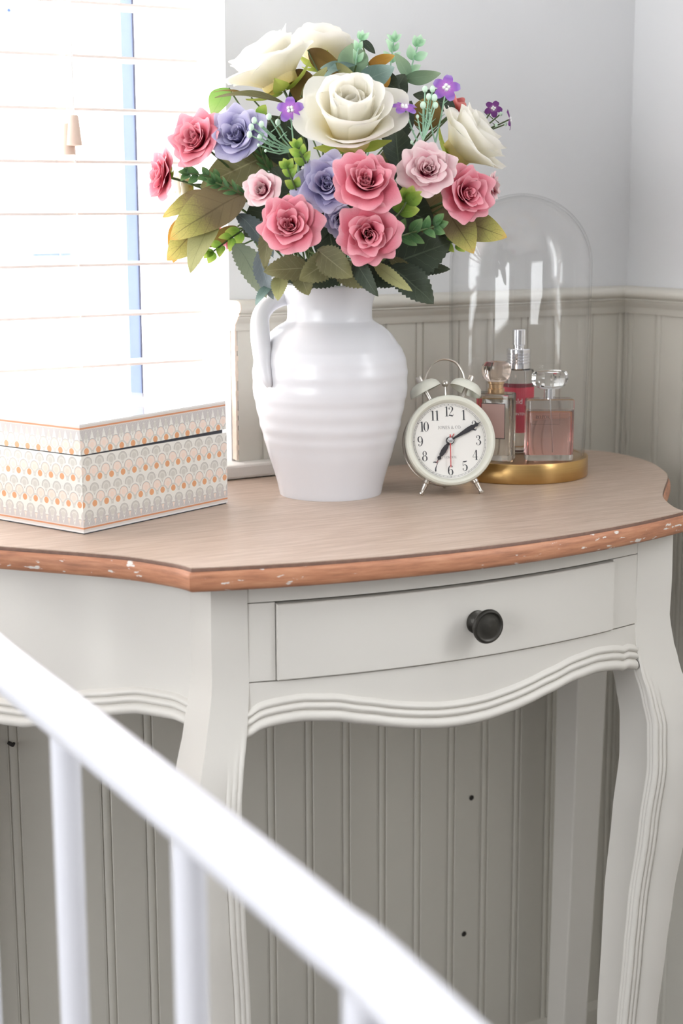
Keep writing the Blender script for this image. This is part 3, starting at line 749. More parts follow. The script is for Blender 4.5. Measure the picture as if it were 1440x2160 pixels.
for s_ in (-1, 1):
    base = Vector((s_*.0150, yb, FC+.0415)); ax = Vector((s_*.445, 0, .895)).normalized(); cen = base+ax*.0135
    Mx = Matrix.Translation(cen) @ ax.to_track_quat('Z', 'Y').to_matrix().to_4x4()
    m = MB(); m.lathe([(.0001,.0098),(.006,.0095),(.0110,.0082),(.0148,.0055),(.0166,.0018),(.0170,-.0015),(.0163,-.0015),(.0158,.0018),(.0140,.0046),(.0105,.0070),(.0001,.0084)], 40); m.xf(Mx); b_ = obj('bell', m, M_clock, clk)
    m = MB(); m.lathe([(.0024,-.0150),(.0024,.0084)], 12); m.xf(Mx); obj('bell_post', m, M_steel, clk)
    m = MB(); m.lathe([(.0001,.0160),(.0030,.0157),(.0034,.0150),(.0034,.0098),(.0028,.0094)], 16); m.xf(Mx); obj('bell_nut', m, M_steel, b_)
hpts = spline([(-.0222,yb,FC+.0600),(-.0205,yb,FC+.0655),(-.0185,yb,FC+.0715),(-.0130,yb,FC+.0800),(-.0050,yb,FC+.0848),(.0030,yb,FC+.0852),(.0120,yb,FC+.0815),(.0180,yb,FC+.0725),(.0200,yb,FC+.0655),(.0222,yb,FC+.0600)], 5)
m = MB(); m.tube(hpts, .0011, 10, flat=1.9, up=(0,1,0)); obj('carry_handle', m, M_steel, clk)
m = MB(); m.tube([(0,yb,FC+.043),(0,yb,FC+.0575)], .0009, 8); m.lathe([(.0001,-.0022),(.0034,-.0020),(.0038,-.0012),(.0038,.0012),(.0034,.0020),(.0001,.0022)], 20, (0,0,0)) if False else None
hm = obj('hammer', m, M_steel, clk)
m = MB(); m.sphere((0,yb,FC+.0605), .0037, 16, 10); obj('hammer_head', m, M_steel, hm)
for s_ in (-1, 1):
    a = Vector((s_*.0232, .004, FC-.0378)); b_ = Vector((s_*.0315, .0035, .0021))
    pts = [a+(b_-a)*t for t in (0,.12,.14,.30,.34,.38,.6,.8,.86,.92,1.0)]
    m = MB(); m.tube(pts, [.0026,.0026,.0032,.0032,.0026,.0030,.0024,.0019,.0021,.0027,.0022], 14); obj('foot', m, M_steel, clk)
m = MB(); m.tube([(0,.032,FC-.030),(0,.0415,.0118)], [.0024,.0018], 10); obj('foot', m, M_steel, clk)

# ================================================================ TRAY, DOME, SCENT BOTTLES
fr = atZ(1090, 1023, ZT); aw = Vector((fr.x, fr.y-CAM.y, 0)).normalized(); RT_ = .0798
tc = fr+aw*RT_; TZ = .0225
tray = thing('cloche_base', 'round brushed brass base under the glass dome', 'tray', tc)
m = MB(); m.lathe([(.0001,0),(RT_-.0015,0),(RT_-.0004,.0005),(RT_,.0016),(RT_,TZ-.0012),(RT_-.0006,TZ-.0002),(RT_-.002,TZ),(RT_-.0060,TZ),(RT_-.0066,TZ-.0012),(.0001,TZ-.0012)], 96); obj('base', m, M_brass, tray)
dome = thing('glass_dome', 'tall clear glass cloche dome covering three scent bottles', 'dome', tc+Vector((0,0,TZ-.0011)))
DR = .0752; DH = .2935
prof = [(DR+.0045*(1-math.exp(-t*3)), t*(DH-.078)) for t in [i/10 for i in range(11)]]
r1 = prof[-1][0]
prof += [(max(r1*math.cos(a), .0001), DH-.078+.078*math.sin(a)) for a in [PI/2*i/16 for i in range(1, 17)]]
m = MB(); inner = [(max(r-.0022, .0001), z-.0022*(z/DH)) for r, z in reversed(prof)]
m.lathe(prof+inner, 96, close=True); obj('shell', m, M_dome, dome, angle=80)
TB = ZT+TZ-.0011
def rbox(w, d, h, rad, z0=0.0, n=6, top_in=.0015):
    def ring_(o, z):
        pts = []
        for cx, cy, a0 in ((w/2-rad, d/2-rad, 0), (-w/2+rad, d/2-rad, 90), (-w/2+rad, -d/2+rad, 180), (w/2-rad, -d/2+rad, 270)):
            for i in range(n+1):
                a = math.radians(a0+90*i/n); pts.append((cx+(rad-o)*math.cos(a), cy+(rad-o)*math.sin(a), z))
        return pts
    mb = MB(); rs = [ring_(top_in, z0), ring_(top_in*.3, z0+top_in*.3), ring_(0, z0+top_in), ring_(0, z0+h-top_in), ring_(top_in*.3, z0+h-top_in*.3), ring_(top_in, z0+h)]
    mb.grid(rs, closed=True); mb.f_cap(rs[0], True); mb.f_cap(rs[-1], False); return mb
def face_yaw(p, extra=0): d = CAM-p; return math.atan2(d.x, -d.y)+math.radians(extra)
# C: square bottle of pink scent
pc = atZ(1156, 969, TB); bC = thing('square_scent_bottle', 'square glass scent bottle of pink scent with chunky clear stopper', 'perfume bottle', pc, face_yaw(pc, 8))
obj('flask', rbox(.0535, .026, .0690, .006, 0, 6, .002), M_glass, bC, angle=50)
obj('liquid', rbox(.0475, .020, .0490, .004, .0065, 5, .0012), M_pink_liquid, bC, angle=50)
m = MB(); m.lathe([(.0001,.0688),(.0062,.0688),(.0062,.0800),(.0001,.0800)], 24); obj('collar', m, M_chrome, bC)
m = MB(); m.lathe([(.0001,.0802),(.0120,.0802),(.0172,.0830),(.0202,.0880),(.0202,.0955),(.0180,.0990),(.0001,.0990)], 8); obj('stopper', m, M_glass, bC, smooth=False)
m = MB(); m.tube([(0,0,.068),(.004,0,.010)], .0008, 6); obj('dip_tube', m, M_cord, bC)
m = MB(); word(m, 'ROZOR', -.009, .0475, .0040, -.0132, 1.1); m.tube([(-.023,-.0132,.0415),(.010,-.0132,.0415),(.010,-.0132,.0540)], .00012, 4); obj('print', m, M_ink, bC, smooth=False)
# A: slim bottle half hidden by the clock
pa = atZ(1044, 969, TB); bA = thing('slim_scent_bottle', 'pale scent bottle with gold neck and round cap behind the clock', 'perfume bottle', pa, face_yaw(pa, -14))
obj('flask', rbox(.0420, .024, .0755, .005, 0, 6, .0018), M_glass, bA, angle=50)
obj('liquid', rbox(.0350, .018, .0640, .004, .0060, 5, .0012), M_pale_liquid, bA, angle=50)
m = MB(); m.lathe([(.0001,.0754),(.0095,.0754),(.0095,.0800),(.0082,.0804),(.0082,.0850),(.0092,.0856),(.0092,.0880),(.0001,.0880)], 24); obj('neck_ring', m, M_gold, bA)
m = MB(); m.lathe([(.0001,.0882),(.0110,.0884),(.0150,.0920),(.0168,.0990),(.0160,.1060),(.0120,.1100),(.0001,.1108)], 28); obj('cap', m, M_pinkcap, bA)
m = MB(); m.box((-.013,-.0126,.026), (.0130,-.0122,.0640)); obj('label', m, M_label_pale, bA, smooth=False)['label'] = 'pale pink paper label'
m = MB(); m.box((-.0136,-.01235,.0252), (.0136,-.0121,.0648)); obj('label_border', m, M_ink, bA, smooth=False)
# B: tall round spray bottle at the back
pb = atZ(1090, 951, TB); bB = thing('spray_bottle', 'tall round spray bottle with red label and silver pump', 'perfume bottle', pb, face_yaw(pb, 0))
rB = .0182
m = MB(); m.lathe([(.0001,0),(rB-.002,0),(rB,.002),(rB,.0930),(rB-.0008,.0950),(rB-.004,.0956),(.0001,.0956)], 40); obj('flask', m, M_glass, bB)
m = MB(); m.lathe([(.0001,.004),(rB-.0022,.004),(rB-.0022,.0560),(.0001,.0560)], 32); obj('liquid', m, M_pale_liquid, bB)
m = MB(); m.lathe([(rB+.0003,.0235),(rB+.0003,.0755)], 48); obj('label', m, M_label_red, bB)['label'] = 'red wrap label with small white lettering'
def text_on_cyl(txt, size, z, r, parent, name, mat, a0=0):
    c = bpy.data.curves.new(name, 'FONT'); c.body = txt; c.size = size; c.align_x = 'CENTER'; c.resolution_u = 2
    t = bpy.data.objects.new(name, c); COL.objects.link(t); bpy.context.view_layer.update()
    me = bpy.data.meshes.new_from_object(t.evaluated_get(bpy.context.evaluated_depsgraph_get())); bpy.data.objects.remove(t); bpy.data.curves.remove(c)
    for v in me.vertices:
        a = v.co.x/r + a0; v.co = Vector((r*math.sin(a), -r*math.cos(a), z+v.co.y))
    me.materials.clear(); me.materials.append(mat); me.name = name
    return link(name, me, parent)
text_on_cyl('field day', .0088, .0570, rB+.0006, bB, 'print', M_label_white, .30)
text_on_cyl('INTENSE', .0042, .0440, rB+.0006, bB, 'print', M_label_white, .30)
text_on_cyl('BODY MIST', .0028, .0395, rB+.0006, bB, 'print', M_label_white, .10) if False else None
m = MB(); pr = [(.0001,.0956),(.0130,.0956),(.0138,.0965)]
for i in range(4): z = .1020+i*.0034; pr += [(.0138,z),(.0130,z+.0007),(.0130,z+.0012),(.0138,z+.0018)]
pr += [(.0138,.1180),(.0130,.1190),(.0001,.1190)]
m.lathe(pr, 36); obj('collar', m, M_chrome, bB, angle=25)
m = MB(); m.lathe([(.0001,.1190),(.0062,.1190),(.0062,.1228),(.0074,.1234),(.0074,.1400),(.0066,.1410),(.0001,.1410)], 28); obj('pump', m, M_chrome, bB)

# ================================================================ FLOWERS
AX0 = jc.copy(); MOUTH = Vector((jc.x, jc.y, ZT+.2205)); 
D0 = 1.665                                  # forward distance of the jug's axis at bouquet height
def cdir(v):                                # camera-ish direction (right, up, toward the viewer) as a world direction
    return (RIGHT*v[0] - DOWN*v[1] - FWD*v[2])
M_pink = cloth('pink_petal', [(0,(124,20,48)),(.3,(184,58,86)),(.55,(216,104,124)),(.8,(230,140,155)),(1,(242,178,188))])  # own pink, with base tones deepened to paint shade in the heart
M_coral = cloth('coral_petal', [(0,(170,50,60)),(.5,(214,104,104)),(1,(232,150,146))])
M_blush = cloth('blush_petal', [(0,(176,36,80)),(.36,(216,104,132)),(.6,(234,178,188)),(.8,(240,206,210)),(1,(244,222,222))])
M_lilac = cloth('lilac_petal', [(0,(74,64,118)),(.35,(124,116,168)),(.7,(172,166,206)),(1,(212,208,232))], .35)
M_ivory = cloth('ivory_petal', [(0,(236,218,140)),(.28,(247,238,204)),(.6,(251,248,236)),(1,(252,250,244))], .55)
M_violet = cloth('violet_floret', [(0,(240,225,250)),(.25,(196,128,214)),(.7,(152,104,196)),(1,(176,150,214))])
M_plum = cloth('plum_floret', [(0,(190,150,190)),(.4,(122,66,130)),(1,(112,62,124))])
M_white_bit = plain('floret_eye', (246,246,244), .6)
M_stem = plain('flower_stem', (78,98,54), .6, var=.2, scale=60)
M_stem_mint = plain('mint_stem', (142,180,152), .6, var=.1)
M_mint = plain('mint_bud', (206,232,210), .6, var=.08, scale=80)
M_sepal = cloth('sepal_green', [(0,(150,176,60)),(1,(196,206,110))], .3)
LM = {
 'olive': cloth('olive_leaf', [(0,(98,95,68)),(.6,(110,108,76)),(1,(130,127,86))], .28, .6, .55, .3, s2l((150,146,112))),
 'bronze': cloth('bronze_leaf', [(0,(112,98,78)),(.5,(128,114,82)),(.72,(166,162,92)),(.9,(204,192,112)),(1,(222,182,104))], .4, .6, .5, .3, s2l((84,74,52))),
 'pale': cloth('pale_olive_leaf', [(0,(118,116,76)),(.5,(152,152,104)),(1,(186,184,128))], .35, .6, .4, .3, s2l((120,120,82))),
 'dark': cloth('dark_leaf', [(0,(44,54,44)),(.6,(52,62,48)),(1,(64,72,56))], .12, .55, .5, .3, s2l((92,104,84))),
 'slate': cloth('slate_leaf', [(0,(74,84,86)),(.6,(98,108,112)),(1,(126,136,136))], .2, .5, .4, .4, s2l((140,150,150))),
 'grey': cloth('grey_green_leaf', [(0,(104,114,98)),(.5,(128,138,116)),(1,(150,156,134))], .25, .6, .5, .3, s2l((92,104,88))),
 'euca': cloth('eucalyptus_leaf', [(0,(110,138,112)),(.6,(130,154,124)),(1,(150,170,138))], .3, .6, .25, .3, s2l((160,178,150))),
 'teal': cloth('blue_green_leaf', [(0,(78,102,98)),(.6,(110,134,126)),(1,(160,184,176))], .2, .5, .3, .3, s2l((150,170,160))),
 'bright': cloth('bright_leaf', [(0,(92,130,54)),(.5,(140,176,74)),(1,(204,218,112))], .4, .5, .3, .3, s2l((170,196,110))),
 'fern': cloth('fern_leaf', [(0,(58,92,58)),(.6,(84,124,76)),(1,(122,154,98))], .25, .5, .3, .3, s2l((140,170,120))),
 'lime': cloth('lime_leaf', [(0,(112,156,74)),(.6,(148,186,98)),(1,(180,206,130))], .45, .6, .4, .3, s2l((120,166,84))),
 'orange': cloth('amber_leaf', [(0,(150,104,48)),(.6,(192,142,62)),(1,(206,160,84))], .35, .6, .3, .3, s2l((150,110,60))),
 'brown': cloth('brown_leaf', [(0,(96,74,42)),(.6,(132,108,58)),(1,(150,128,76))], .3, .6, .3, .3, s2l((110,88,52))),
 'minty': cloth('mint_leaf', [(0,(140,192,148)),(.5,(178,220,182)),(1,(212,238,212))], .4, .6, .1),
}
MESHES = {}
def petal_mesh(key, mat, L, hw, r0, a0, a1, ruffle, curl, seed, notch=.0, nu=12, nv=9, tipw=.75):
    """petal wrapped round the flower axis (z). a0, a1: elevation at base and tip in degrees"""
    k = ('p',)+key
    if k in MESHES: return MESHES[k]
    rr = random.Random(seed); ph = [rr.uniform(0, 6.28) for _ in range(4)]
    rows = []; uvs = []; r, h = r0, 0.0; prof = []
    for j in range(nv+1):
        t = j/nv; a = math.radians(a0+(a1-a0)*t**1.3 - curl*max(0, t-.72)**1.2*3.2)
        prof.append((r, h)); r += math.cos(a)*L/nv; h += math.sin(a)*L/nv
    for j, (r, h) in enumerate(prof):
        t = j/nv; w = hw*(.34+.66*math.sin(min(1, t/tipw)*PI/2)**.9)*(1 if t < .72 else math.sqrt(max(0, 1-((t-.72)/.28)**2*.50)))
        row = []; uv = []
        for i in range(nu+1):
            s = -1+2*i/nu
            R_ = max(r, .30*hw); aa = s*w/max(R_, 1e-4); aa = max(-1.5, min(1.5, aa))
            back = (1-t)*0 + hw*.0
            edge = t*t
            ru = ruffle*hw*edge*(math.sin(s*2.8+ph[0])*.62+math.sin(s*5.6+ph[1])*.34+math.sin(s*10+ph[2])*.06)
            hh = h + ru - L*.05*edge*abs(s)**3 - notch*L*edge*math.exp(-(s/.22)**2)
            q = r - L*.07*edge*(abs(s)**4) - notch*L*edge*math.exp(-(s/.25)**2) + ru*.6
            x = r-R_+ (R_+q-r)*math.cos(aa); y = (R_+q-r)*math.sin(aa)
            row.append((x, y, hh)); uv.append((i/nu, t))
        rows.append(row); uvs.append(uv)
    mb = MB(); mb.grid(rows, uvs=uvs); MESHES[k] = mb.mesh('petal', mat, True, 180); return MESHES[k]
def frame_from(axis, spin=0.0):
    z = axis.normalized(); a = Vector((0,0,1)) if abs(z.z) < .95 else Vector((1,0,0))
    x = (a-z*a.dot(z)).normalized(); y = z.cross(x)
    return Matrix((x, y, z)).transposed().to_4x4() @ Matrix.Rotation(spin, 4, 'Z')
ROSE = [  # n, length, half width, r0, a0, a1, ruffle, curl
 (6, .98, .68, .10, 42, 0, .20, 20), (5, .84, .64, .15, 64, 30, .25, 30), (5, .72, .58, .17, 80, 56, .30, 34), (5, .62, .46, .15, 90, 76, .34, 26), (4, .52, .34, .10, 94, 92, .34, 14), (3, .42, .20, .05, 94, 98, .26, 6)]
RANUN = [
 (6, 1.00, .80, .16, 54, 26, .06, 22), (6, 1.04, .82, .24, 74, 60, .045, 14), (5, 1.04, .92, .30, 86, 86, .04, 6), (5, .90, .74, .27, 94, 104, .05, 3), (6, .60, .40, .19, 92, 100, .12, 2), (6, .50, .28, .12, 92, 100, .14, 0), (5, .40, .18, .05, 92, 98, .12, 0)]
BUDROSE = [  # tight cup with an open eye
 (5, .95, .70, .12, 54, 4, .10, 16), (5, .82, .60, .14, 74, 44, .12, 16), (5, .68, .48, .14, 86, 78, .10, 8), (5, .54, .34, .14, 92, 104, .08, 0)]
SLOTS = [(0.0, 0.0)]
for ring_n in range(1, 5):
    for q in range(6*ring_n): SLOTS.append((.0092*ring_n*math.cos(2*PI*q/(6*ring_n)), .0092*ring_n*math.sin(2*PI*q/(6*ring_n))))
used_mouth = []
def stem_to_jug(parent, p, axis, k, mat=None, rad=.0013, tip=None):
    """stem from the head back through the jug mouth to the jug floor; every stem has its own place in the mouth"""
    off = Vector((p.x-jc.x, p.y-jc.y))*.2
    if off.length > .036: off *= .036/off.length
    sl = min(SLOTS, key=lambda c: (c[0]-off.x)**2+(c[1]-off.y)**2); SLOTS.remove(sl)
    mo = MOUTH+Vector((sl[0], sl[1], -.004)); fl0 = Vector((jc.x+sl[0], jc.y+sl[1], ZT+.0072))
    L = (p-mo).length; c1 = p-axis.normalized()*min(.06, L*.35); c2 = mo+Vector((0,0,1))*min(.06, L*.35)
    pts = []
    for i in range(11):
        t = i/10; pts.append(p*(1-t)**3+c1*3*t*(1-t)**2+c2*3*t*t*(1-t)+mo*t**3)
    for t in (.35, .7, 1): pts.append(mo.lerp(fl0, t))
    m = MB(); m.tube(pts, rad, 6); return obj('stem', m, mat or M_stem, parent, True)
FID = [0]
def flower(name, label, px, py, dd, Rpx, axis, layers, mat, matkey, flat=1.0, jitter=.12, group=None, sepals=True, cat='flower', squash=1.0):
    FID[0] += 1; k = FID[0]; rr = random.Random(k)
    p = pix(px, py, D0-dd); ax = cdir(axis).normalized(); R_ = Rpx*(D0-dd)/FPX
    # head centre: the photo point is the middle of the bloom, petals start behind it
    base = p-ax*R_*.42*flat
    t = thing(name, label, cat, base, 0, group)
    fm = Matrix.Translation(base) @ frame_from(ax, rr.uniform(0, 6))
    for li, (n, L, hw, r0, a0, a1, ru, cu) in enumerate(layers):
        for i in range(n):
            var = (i+k) % 3
            me = petal_mesh((matkey, li, var, len(layers)), mat, L, hw, r0, a0, a1, ru, cu, li*10+var, .05 if layers is not RANUN else .02)
            o = link('petal', me, t); o.matrix_parent_inverse = wm(t).inverted()
            sc = R_*(1+rr.uniform(-jitter, jitter)*.8)
            o.matrix_basis = fm @ Matrix.Rotation(2*PI*(i+.5*(li % 2)+rr.uniform(-.12,.12))/n, 4, 'Z') @ Matrix.Rotation(math.radians(rr.uniform(-11,9)*(1 if R_ < .045 else .6)), 4, 'Y') @ Matrix.Diagonal((sc*.98, sc*squash, sc*flat, 1)) @ Matrix.Translation((0,0,.012*li))
    if sepals:
        me = MESHES.get('sepal')
        if not me:
            mb = MB(); rows = []; uvs = []
            for j in range(6):
                q = j/5; w = .16*math.sin(PI*min(1, .15+q*.85))
                rows.append([(.05+q*.62, w*s, -.05+.30*q*q-.12*q+abs(s)*.03) for s in (-1,-.5,0,.5,1)]); uvs.append([((s+1)/2, q) for s in (-1,-.5,0,.5,1)])
            mb.grid(rows, uvs=uvs); me = MESHES['sepal'] = mb.mesh('sepal', M_sepal, True, 180)
        for i in range(5):
            o = link('sepal', me, t); o.matrix_parent_inverse = wm(t).inverted()
            o.matrix_basis = fm @ Matrix.Rotation(2*PI*i/5, 4, 'Z') @ Matrix.Diagonal((R_, R_, R_, 1))
    stem_to_jug(t, base, ax, k)
    return t

G_P = 'pink ruffled roses of the bouquet'; G_I = 'ivory ranunculus of the bouquet'; G_L = 'lilac roses of the bouquet'; G_B = 'blush roses of the bouquet'
# name, label, px, py, toward viewer, radius px, axis (right, up, toward viewer)
for a in [
 ('pink_rose','pink rose with dark heart facing forward, largest of the pinks, below ivory bloom',773,382,.150,78,(.05,.22,1),G_P),
 ('pink_rose','pink rose just above the jug rim, directly below the dark hearted pink rose',777,494,.142,72,(.0,-.18,1),G_P),
 ('pink_rose','pink rose above the jug handle, under the pale blush rose',610,474,.135,71,(-.12,.12,1),G_P),
 ('pink_rose','pink rose beside the upper lilac rose, tall and turned to the window',411,292,.075,72,(-.42,.22,.8),G_P),
 ('pink_rose','small pink rose furthest out towards the blind, seen from its side',338,369,.045,58,(-.85,.12,.5),G_P),
 ('pink_rose','pink rose at the right edge of the bouquet, over the bronze leaf',986,408,.105,68,(.42,.0,.85),G_P),
]: flower(a[0], a[1], a[2], a[3], a[4], a[5], a[6], ROSE, M_pink, 'pink', .80, group=a[7])
flower('coral_rose','coral rose half hidden behind the right hand ivory bloom',962,232,-.02,46,(.55,.45,-.2),ROSE,M_coral,'coral',.8)
flower('pink_rose','small pink and white rose peeping out behind the right ivory bloom',1042,392,-.01,34,(.9,.1,.2),ROSE,M_blush,'blush_r',.8)
flower('pink_rose','small pink rose hidden under the bronze leaf near the blind',462,498,-.02,36,(-.6,-.5,.3),ROSE,M_pink,'pink',.8, group=G_P)
flower('blush_rose','blush rose with deep pink eye beside bright green sprig',551,399,.115,52,(-.32,.12,.9),BUDROSE,M_blush,'blush_b',.95,group=G_B)
flower('blush_rose','blush rose with deep pink throat between ivory bloom and right pink rose',902,356,.125,66,(.06,.10,1),ROSE,M_blush,'blush_r2',.85,group=G_B)
flower('lilac_rose','lilac rose next to the tall pink rose near the blind',499,284,.09,70,(-.25,.12,.9),ROSE,M_lilac,'lilac',.85,group=G_L)
flower('lilac_rose','lilac rose tucked behind the dark hearted pink rose',690,388,.122,76,(-.10,.0,1),ROSE,M_lilac,'lilac',.85,group=G_L)
flower('lilac_rose','small lilac rose mostly covered by the lowest pink rose',716,464,.09,38,(-.1,-.4,.9),ROSE,M_lilac,'lilac',.8,group=G_L)
for a in [
 ('large ivory ranunculus in the middle, open cup facing forward',740,258,.112,132,(.0,.60,.80),1.0),
 ('large ivory ranunculus at upper left, tipped towards the window',576,150,.06,122,(-.42,.72,.12),.80),
 ('ivory ranunculus at the very top of the bouquet, turned upward',680,112,-.03,88,(.05,.92,-.1),.80),
 ('ivory ranunculus on the right, leaning away from the jug',984,304,.03,108,(.62,.52,.30),.85),
 ('small ivory flower behind the pink roses next to the blind',388,392,.0,46,(-.6,-.1,.1),.85)]:
    flower('ivory_ranunculus', a[0], a[1], a[2], a[3], a[4], a[5], RANUN, M_ivory, 'ivory', a[6], .1, G_I)

# ---------------------------------------------------------------- leaves
def leaf_mesh(key, mat, aspect, serr, fold, curl, lobes=0, nseg=26, pw=.85):
    k = ('l',)+key
    if k in MESHES: return MESHES[k]
    rows = []; uvs = []
    S = (-1,-.66,-.33,0,.33,.66,1)
    for j in range(nseg+1):
        t = j/nseg; w = math.sin(PI*min(1, t**pw))**.78*aspect/2
        if serr: w *= 1-.14*serr*((j % 2))*(1 if .05 < t < .97 else 0)
        w = max(w, .0008)
        z0 = curl*(t-.5)**2*-1.0+curl*.25
        rows.append([(t-.5, s*w, z0+fold*abs(s)*w+.03*math.sin(t*9+s*2)*aspect) for s in S]); uvs.append([((s+1)/2, t) for s in S])
    mb = MB(); mb.grid(rows, uvs=uvs); MESHES[k] = mb.mesh('leaf', mat, True, 180); return MESHES[k]
def add_leaf(parent, kind, px, py, dd, Lpx, wpx, ang, tilt=0.0, roll=0.0, serr=1, fold=.25, curl=.35):
    """centre at a photo point; ang: direction of the tip in the picture (0 right, 90 up); tilt: tip toward the viewer; roll about its midrib"""
    asp = round(wpx/Lpx, 1); d = D0-dd; L = Lpx*d/FPX/max(.35, math.cos(math.radians(tilt)))
    me = leaf_mesh((kind, asp, serr, round(fold,1), round(curl,1)), LM[kind], max(asp, .1), serr, fold, curl)
    a = math.radians(ang); tl = math.radians(tilt)
    x = cdir((math.cos(a)*math.cos(tl), math.sin(a)*math.cos(tl), math.sin(tl))).normalized()
    nrm = cdir((-math.cos(a)*math.sin(tl), -math.sin(a)*math.sin(tl), math.cos(tl))).normalized(); y = nrm.cross(x)
    o = link('leaf', me, parent); o.matrix_parent_inverse = wm(parent).inverted()
    o.matrix_basis = Matrix.Translation(pix(px, py, d)) @ Matrix((x, y, nrm)).transposed().to_4x4() @ Matrix.Rotation(math.radians(roll), 4, 'X') @ Matrix.Diagonal((L, L, L, 1))
    return pix(px, py, d)-x*L*.5
def spray(name, label, leaves, cat='leaves', group=None, mat=None, rad=.0011):
    FID[0] += 1; k = FID[0]
    p0 = pix(leaves[0][1], leaves[0][2], D0-leaves[0][3]); t = thing(name, label, cat, p0, 0, group)
    bases = [add_leaf(t, *l) for l in leaves]
    hub = sum(bases, Vector())/len(bases); hub = hub.lerp(MOUTH+Vector((0,0,.02)), .12)
    m = MB()
    for b in bases: m.tube([b, b.lerp(hub, .5)+Vector((0,0,-.002)), hub], rad*.8, 5)
    tw = obj('twig', m, mat or M_stem, t, True)
    stem_to_jug(t, hub, (hub-MOUTH).normalized(), k, mat, rad); return t
G_R = 'serrated rose leaf sprays round the jug rim'
spray('rose_leaf_spray','three olive serrated leaves fanned above the jug handle',[('olive',606,570,.105,100,62,185,10,10),('olive',668,566,.118,92,62,215,12,-15),('olive',566,520,.10,100,44,262,5,20)],group=G_R)
spray('rose_leaf_spray','olive and charcoal leaves hanging over the front of the jug rim',[('olive',706,556,.128,96,66,320,10,10),('dark',772,584,.126,100,44,300,15,20),('olive',640,596,.098,60,46,290,10,0)],group=G_R)
spray('rose_leaf_spray','grey and slate leaves drooping left of the handle',[('grey',528,572,.07,136,66,300,10,-25),('slate',562,578,.085,112,50,285,5,30),('slate',538,498,.05,120,60,310,0,-35)],group=G_R)
spray('rose_leaf_spray','olive and dark leaves tucked behind the stems at the rim',[('dark',690,584,.06,110,56,200,0,0),('olive',742,580,.085,96,56,330,5,10),('dark',640,580,.05,100,56,190,0,10),('dark',800,580,.05,90,60,330,0,0)],group=G_R)
spray('leaf_spray','olive leaf hooked over the top of the handle',[('pale',590,606,.095,60,34,262,20,10),('teal',556,622,.09,58,26,235,20,30)])
spray('leaf_spray','pale olive pointed leaves pushed out right of the rim',[('pale',828,584,.108,104,34,322,12,15),('olive',850,560,.08,70,30,330,0,20)])
spray('dark_leaf_spray','big dark green serrated leaves at lower right of the bouquet',[('dark',880,536,.075,150,112,20,0,10),('dark',868,602,.085,124,76,318,10,-10),('dark',905,560,.05,90,40,350,0,30),('dark',800,545,.06,110,80,330,0,15)])
spray('bronze_leaf_spray','bronze lobed leaf below the right hand pink rose',[('bronze',1008,478,.065,130,62,338,8,10,0),('bronze',966,486,.075,120,66,302,8,-10,0),('bronze',920,452,.055,130,90,345,0,10,0)])
spray('bronze_leaf_spray','large bronze leaves with yellow tips in front of the blind',[('bronze',440,456,.055,190,92,212,5,12,0),('bronze',402,494,.035,150,78,228,0,-15,0),('pale',432,508,.060,150,56,246,5,20,0),('orange',384,502,.02,110,60,250,0,10,0),('bronze',404,436,.03,130,50,200,0,25,0)])
spray('leaf_spray','dark fallen brown leaves seen between the blind side roses',[('olive',500,360,.03,170,90,205,0,0,0),('olive',540,330,.02,150,80,170,0,20,0),('brown',470,500,.02,76,30,215,0,0,0)])
spray('leaf_spray','brown and green leaf lying across above the upper lilac rose',[('olive',528,213,.075,150,34,176,5,50,0),('brown',490,200,.06,80,20,172,0,60,0)])
spray('leaf_spray','lime green rounded leaf lit by the window',[('lime',465,216,.04,70,46,240,0,20,0),('bright',552,236,.06,34,24,60,10,0,0)])
spray('eucalyptus_spray','rounded grey green eucalyptus leaves at the top of the bouquet',[('euca',744,126,.06,72,64,95,-5,0,0,.1,.2),('teal',716,152,.07,78,30,205,10,45,0,.2,.5),('teal',792,158,.075,84,50,20,10,30,0,.15,.3),('pale',742,160,.08,90,26,318,10,40,0,.2,.3),('teal',705,146,.05,60,30,180,10,30,0,.2,.4)],'leaves')
spray('eucalyptus_spray','green eucalyptus leaves reaching right at the top',[('euca',848,140,.03,62,34,118,0,20,0,.2,.2),('euca',890,160,.03,80,32,8,0,35,0,.2,.3),('dark',836,186,.035,70,46,60,0,10,0,.2,.3),('dark',816,176,.04,66,44,330,0,0,0,.2,.2),('dark',776,98,.02,44,18,315,0,0,0,.2,.2)])
spray('leaf_spray','amber and brown leaves under the topmost ivory bloom',[('orange',804,126,.02,60,26,18,0,20,0),('brown',688,128,.03,90,46,330,0,30,0),('brown',704,176,.03,110,66,250,0,10,0),('orange',808,172,.05,50,28,60,0,0,0),('brown',648,190,.04,100,60,300,0,20,0),('pale',662,172,.07,84,26,48,0,20,0)])
spray('dark_leaf_spray','dark green oval leaves between ivory bloom and blush rose',[('dark',836,308,.075,92,66,95,0,10,0,.2,.2),('dark',842,352,.06,80,50,265,0,0,0,.2,.2),('olive',812,330,.05,70,30,60,0,20,0),('dark',916,216,.0,96,48,160,0,20,0),('brown',900,240,.02,80,60,70,0,0,0),('dark',868,392,.06,90,60,280,0,0,0)])
spray('dark_leaf_spray','dark leaves filling the middle gap behind the pink roses',[('dark',660,470,.06,120,80,250,0,0,0),('dark',610,400,.045,120,90,130,0,0,0),('dark',700,520,.06,110,76,280,0,0,0),('dark',560,460,.03,120,80,220,0,0,0),('dark',600,300,.03,130,90,120,0,0,0),('dark',860,450,.06,120,90,340,0,0,0),('dark',900,500,.045,120,80,330,0,0,0),('dark',560,300,.03,110,70,160,0,0,0),('dark',640,215,.03,110,70,100,0,0,0),('dark',840,260,.03,110,70,60,0,0,0),('dark',730,440,.07,110,76,280,0,0,0),('olive',950,440,.04,120,70,0,0,0,0)])
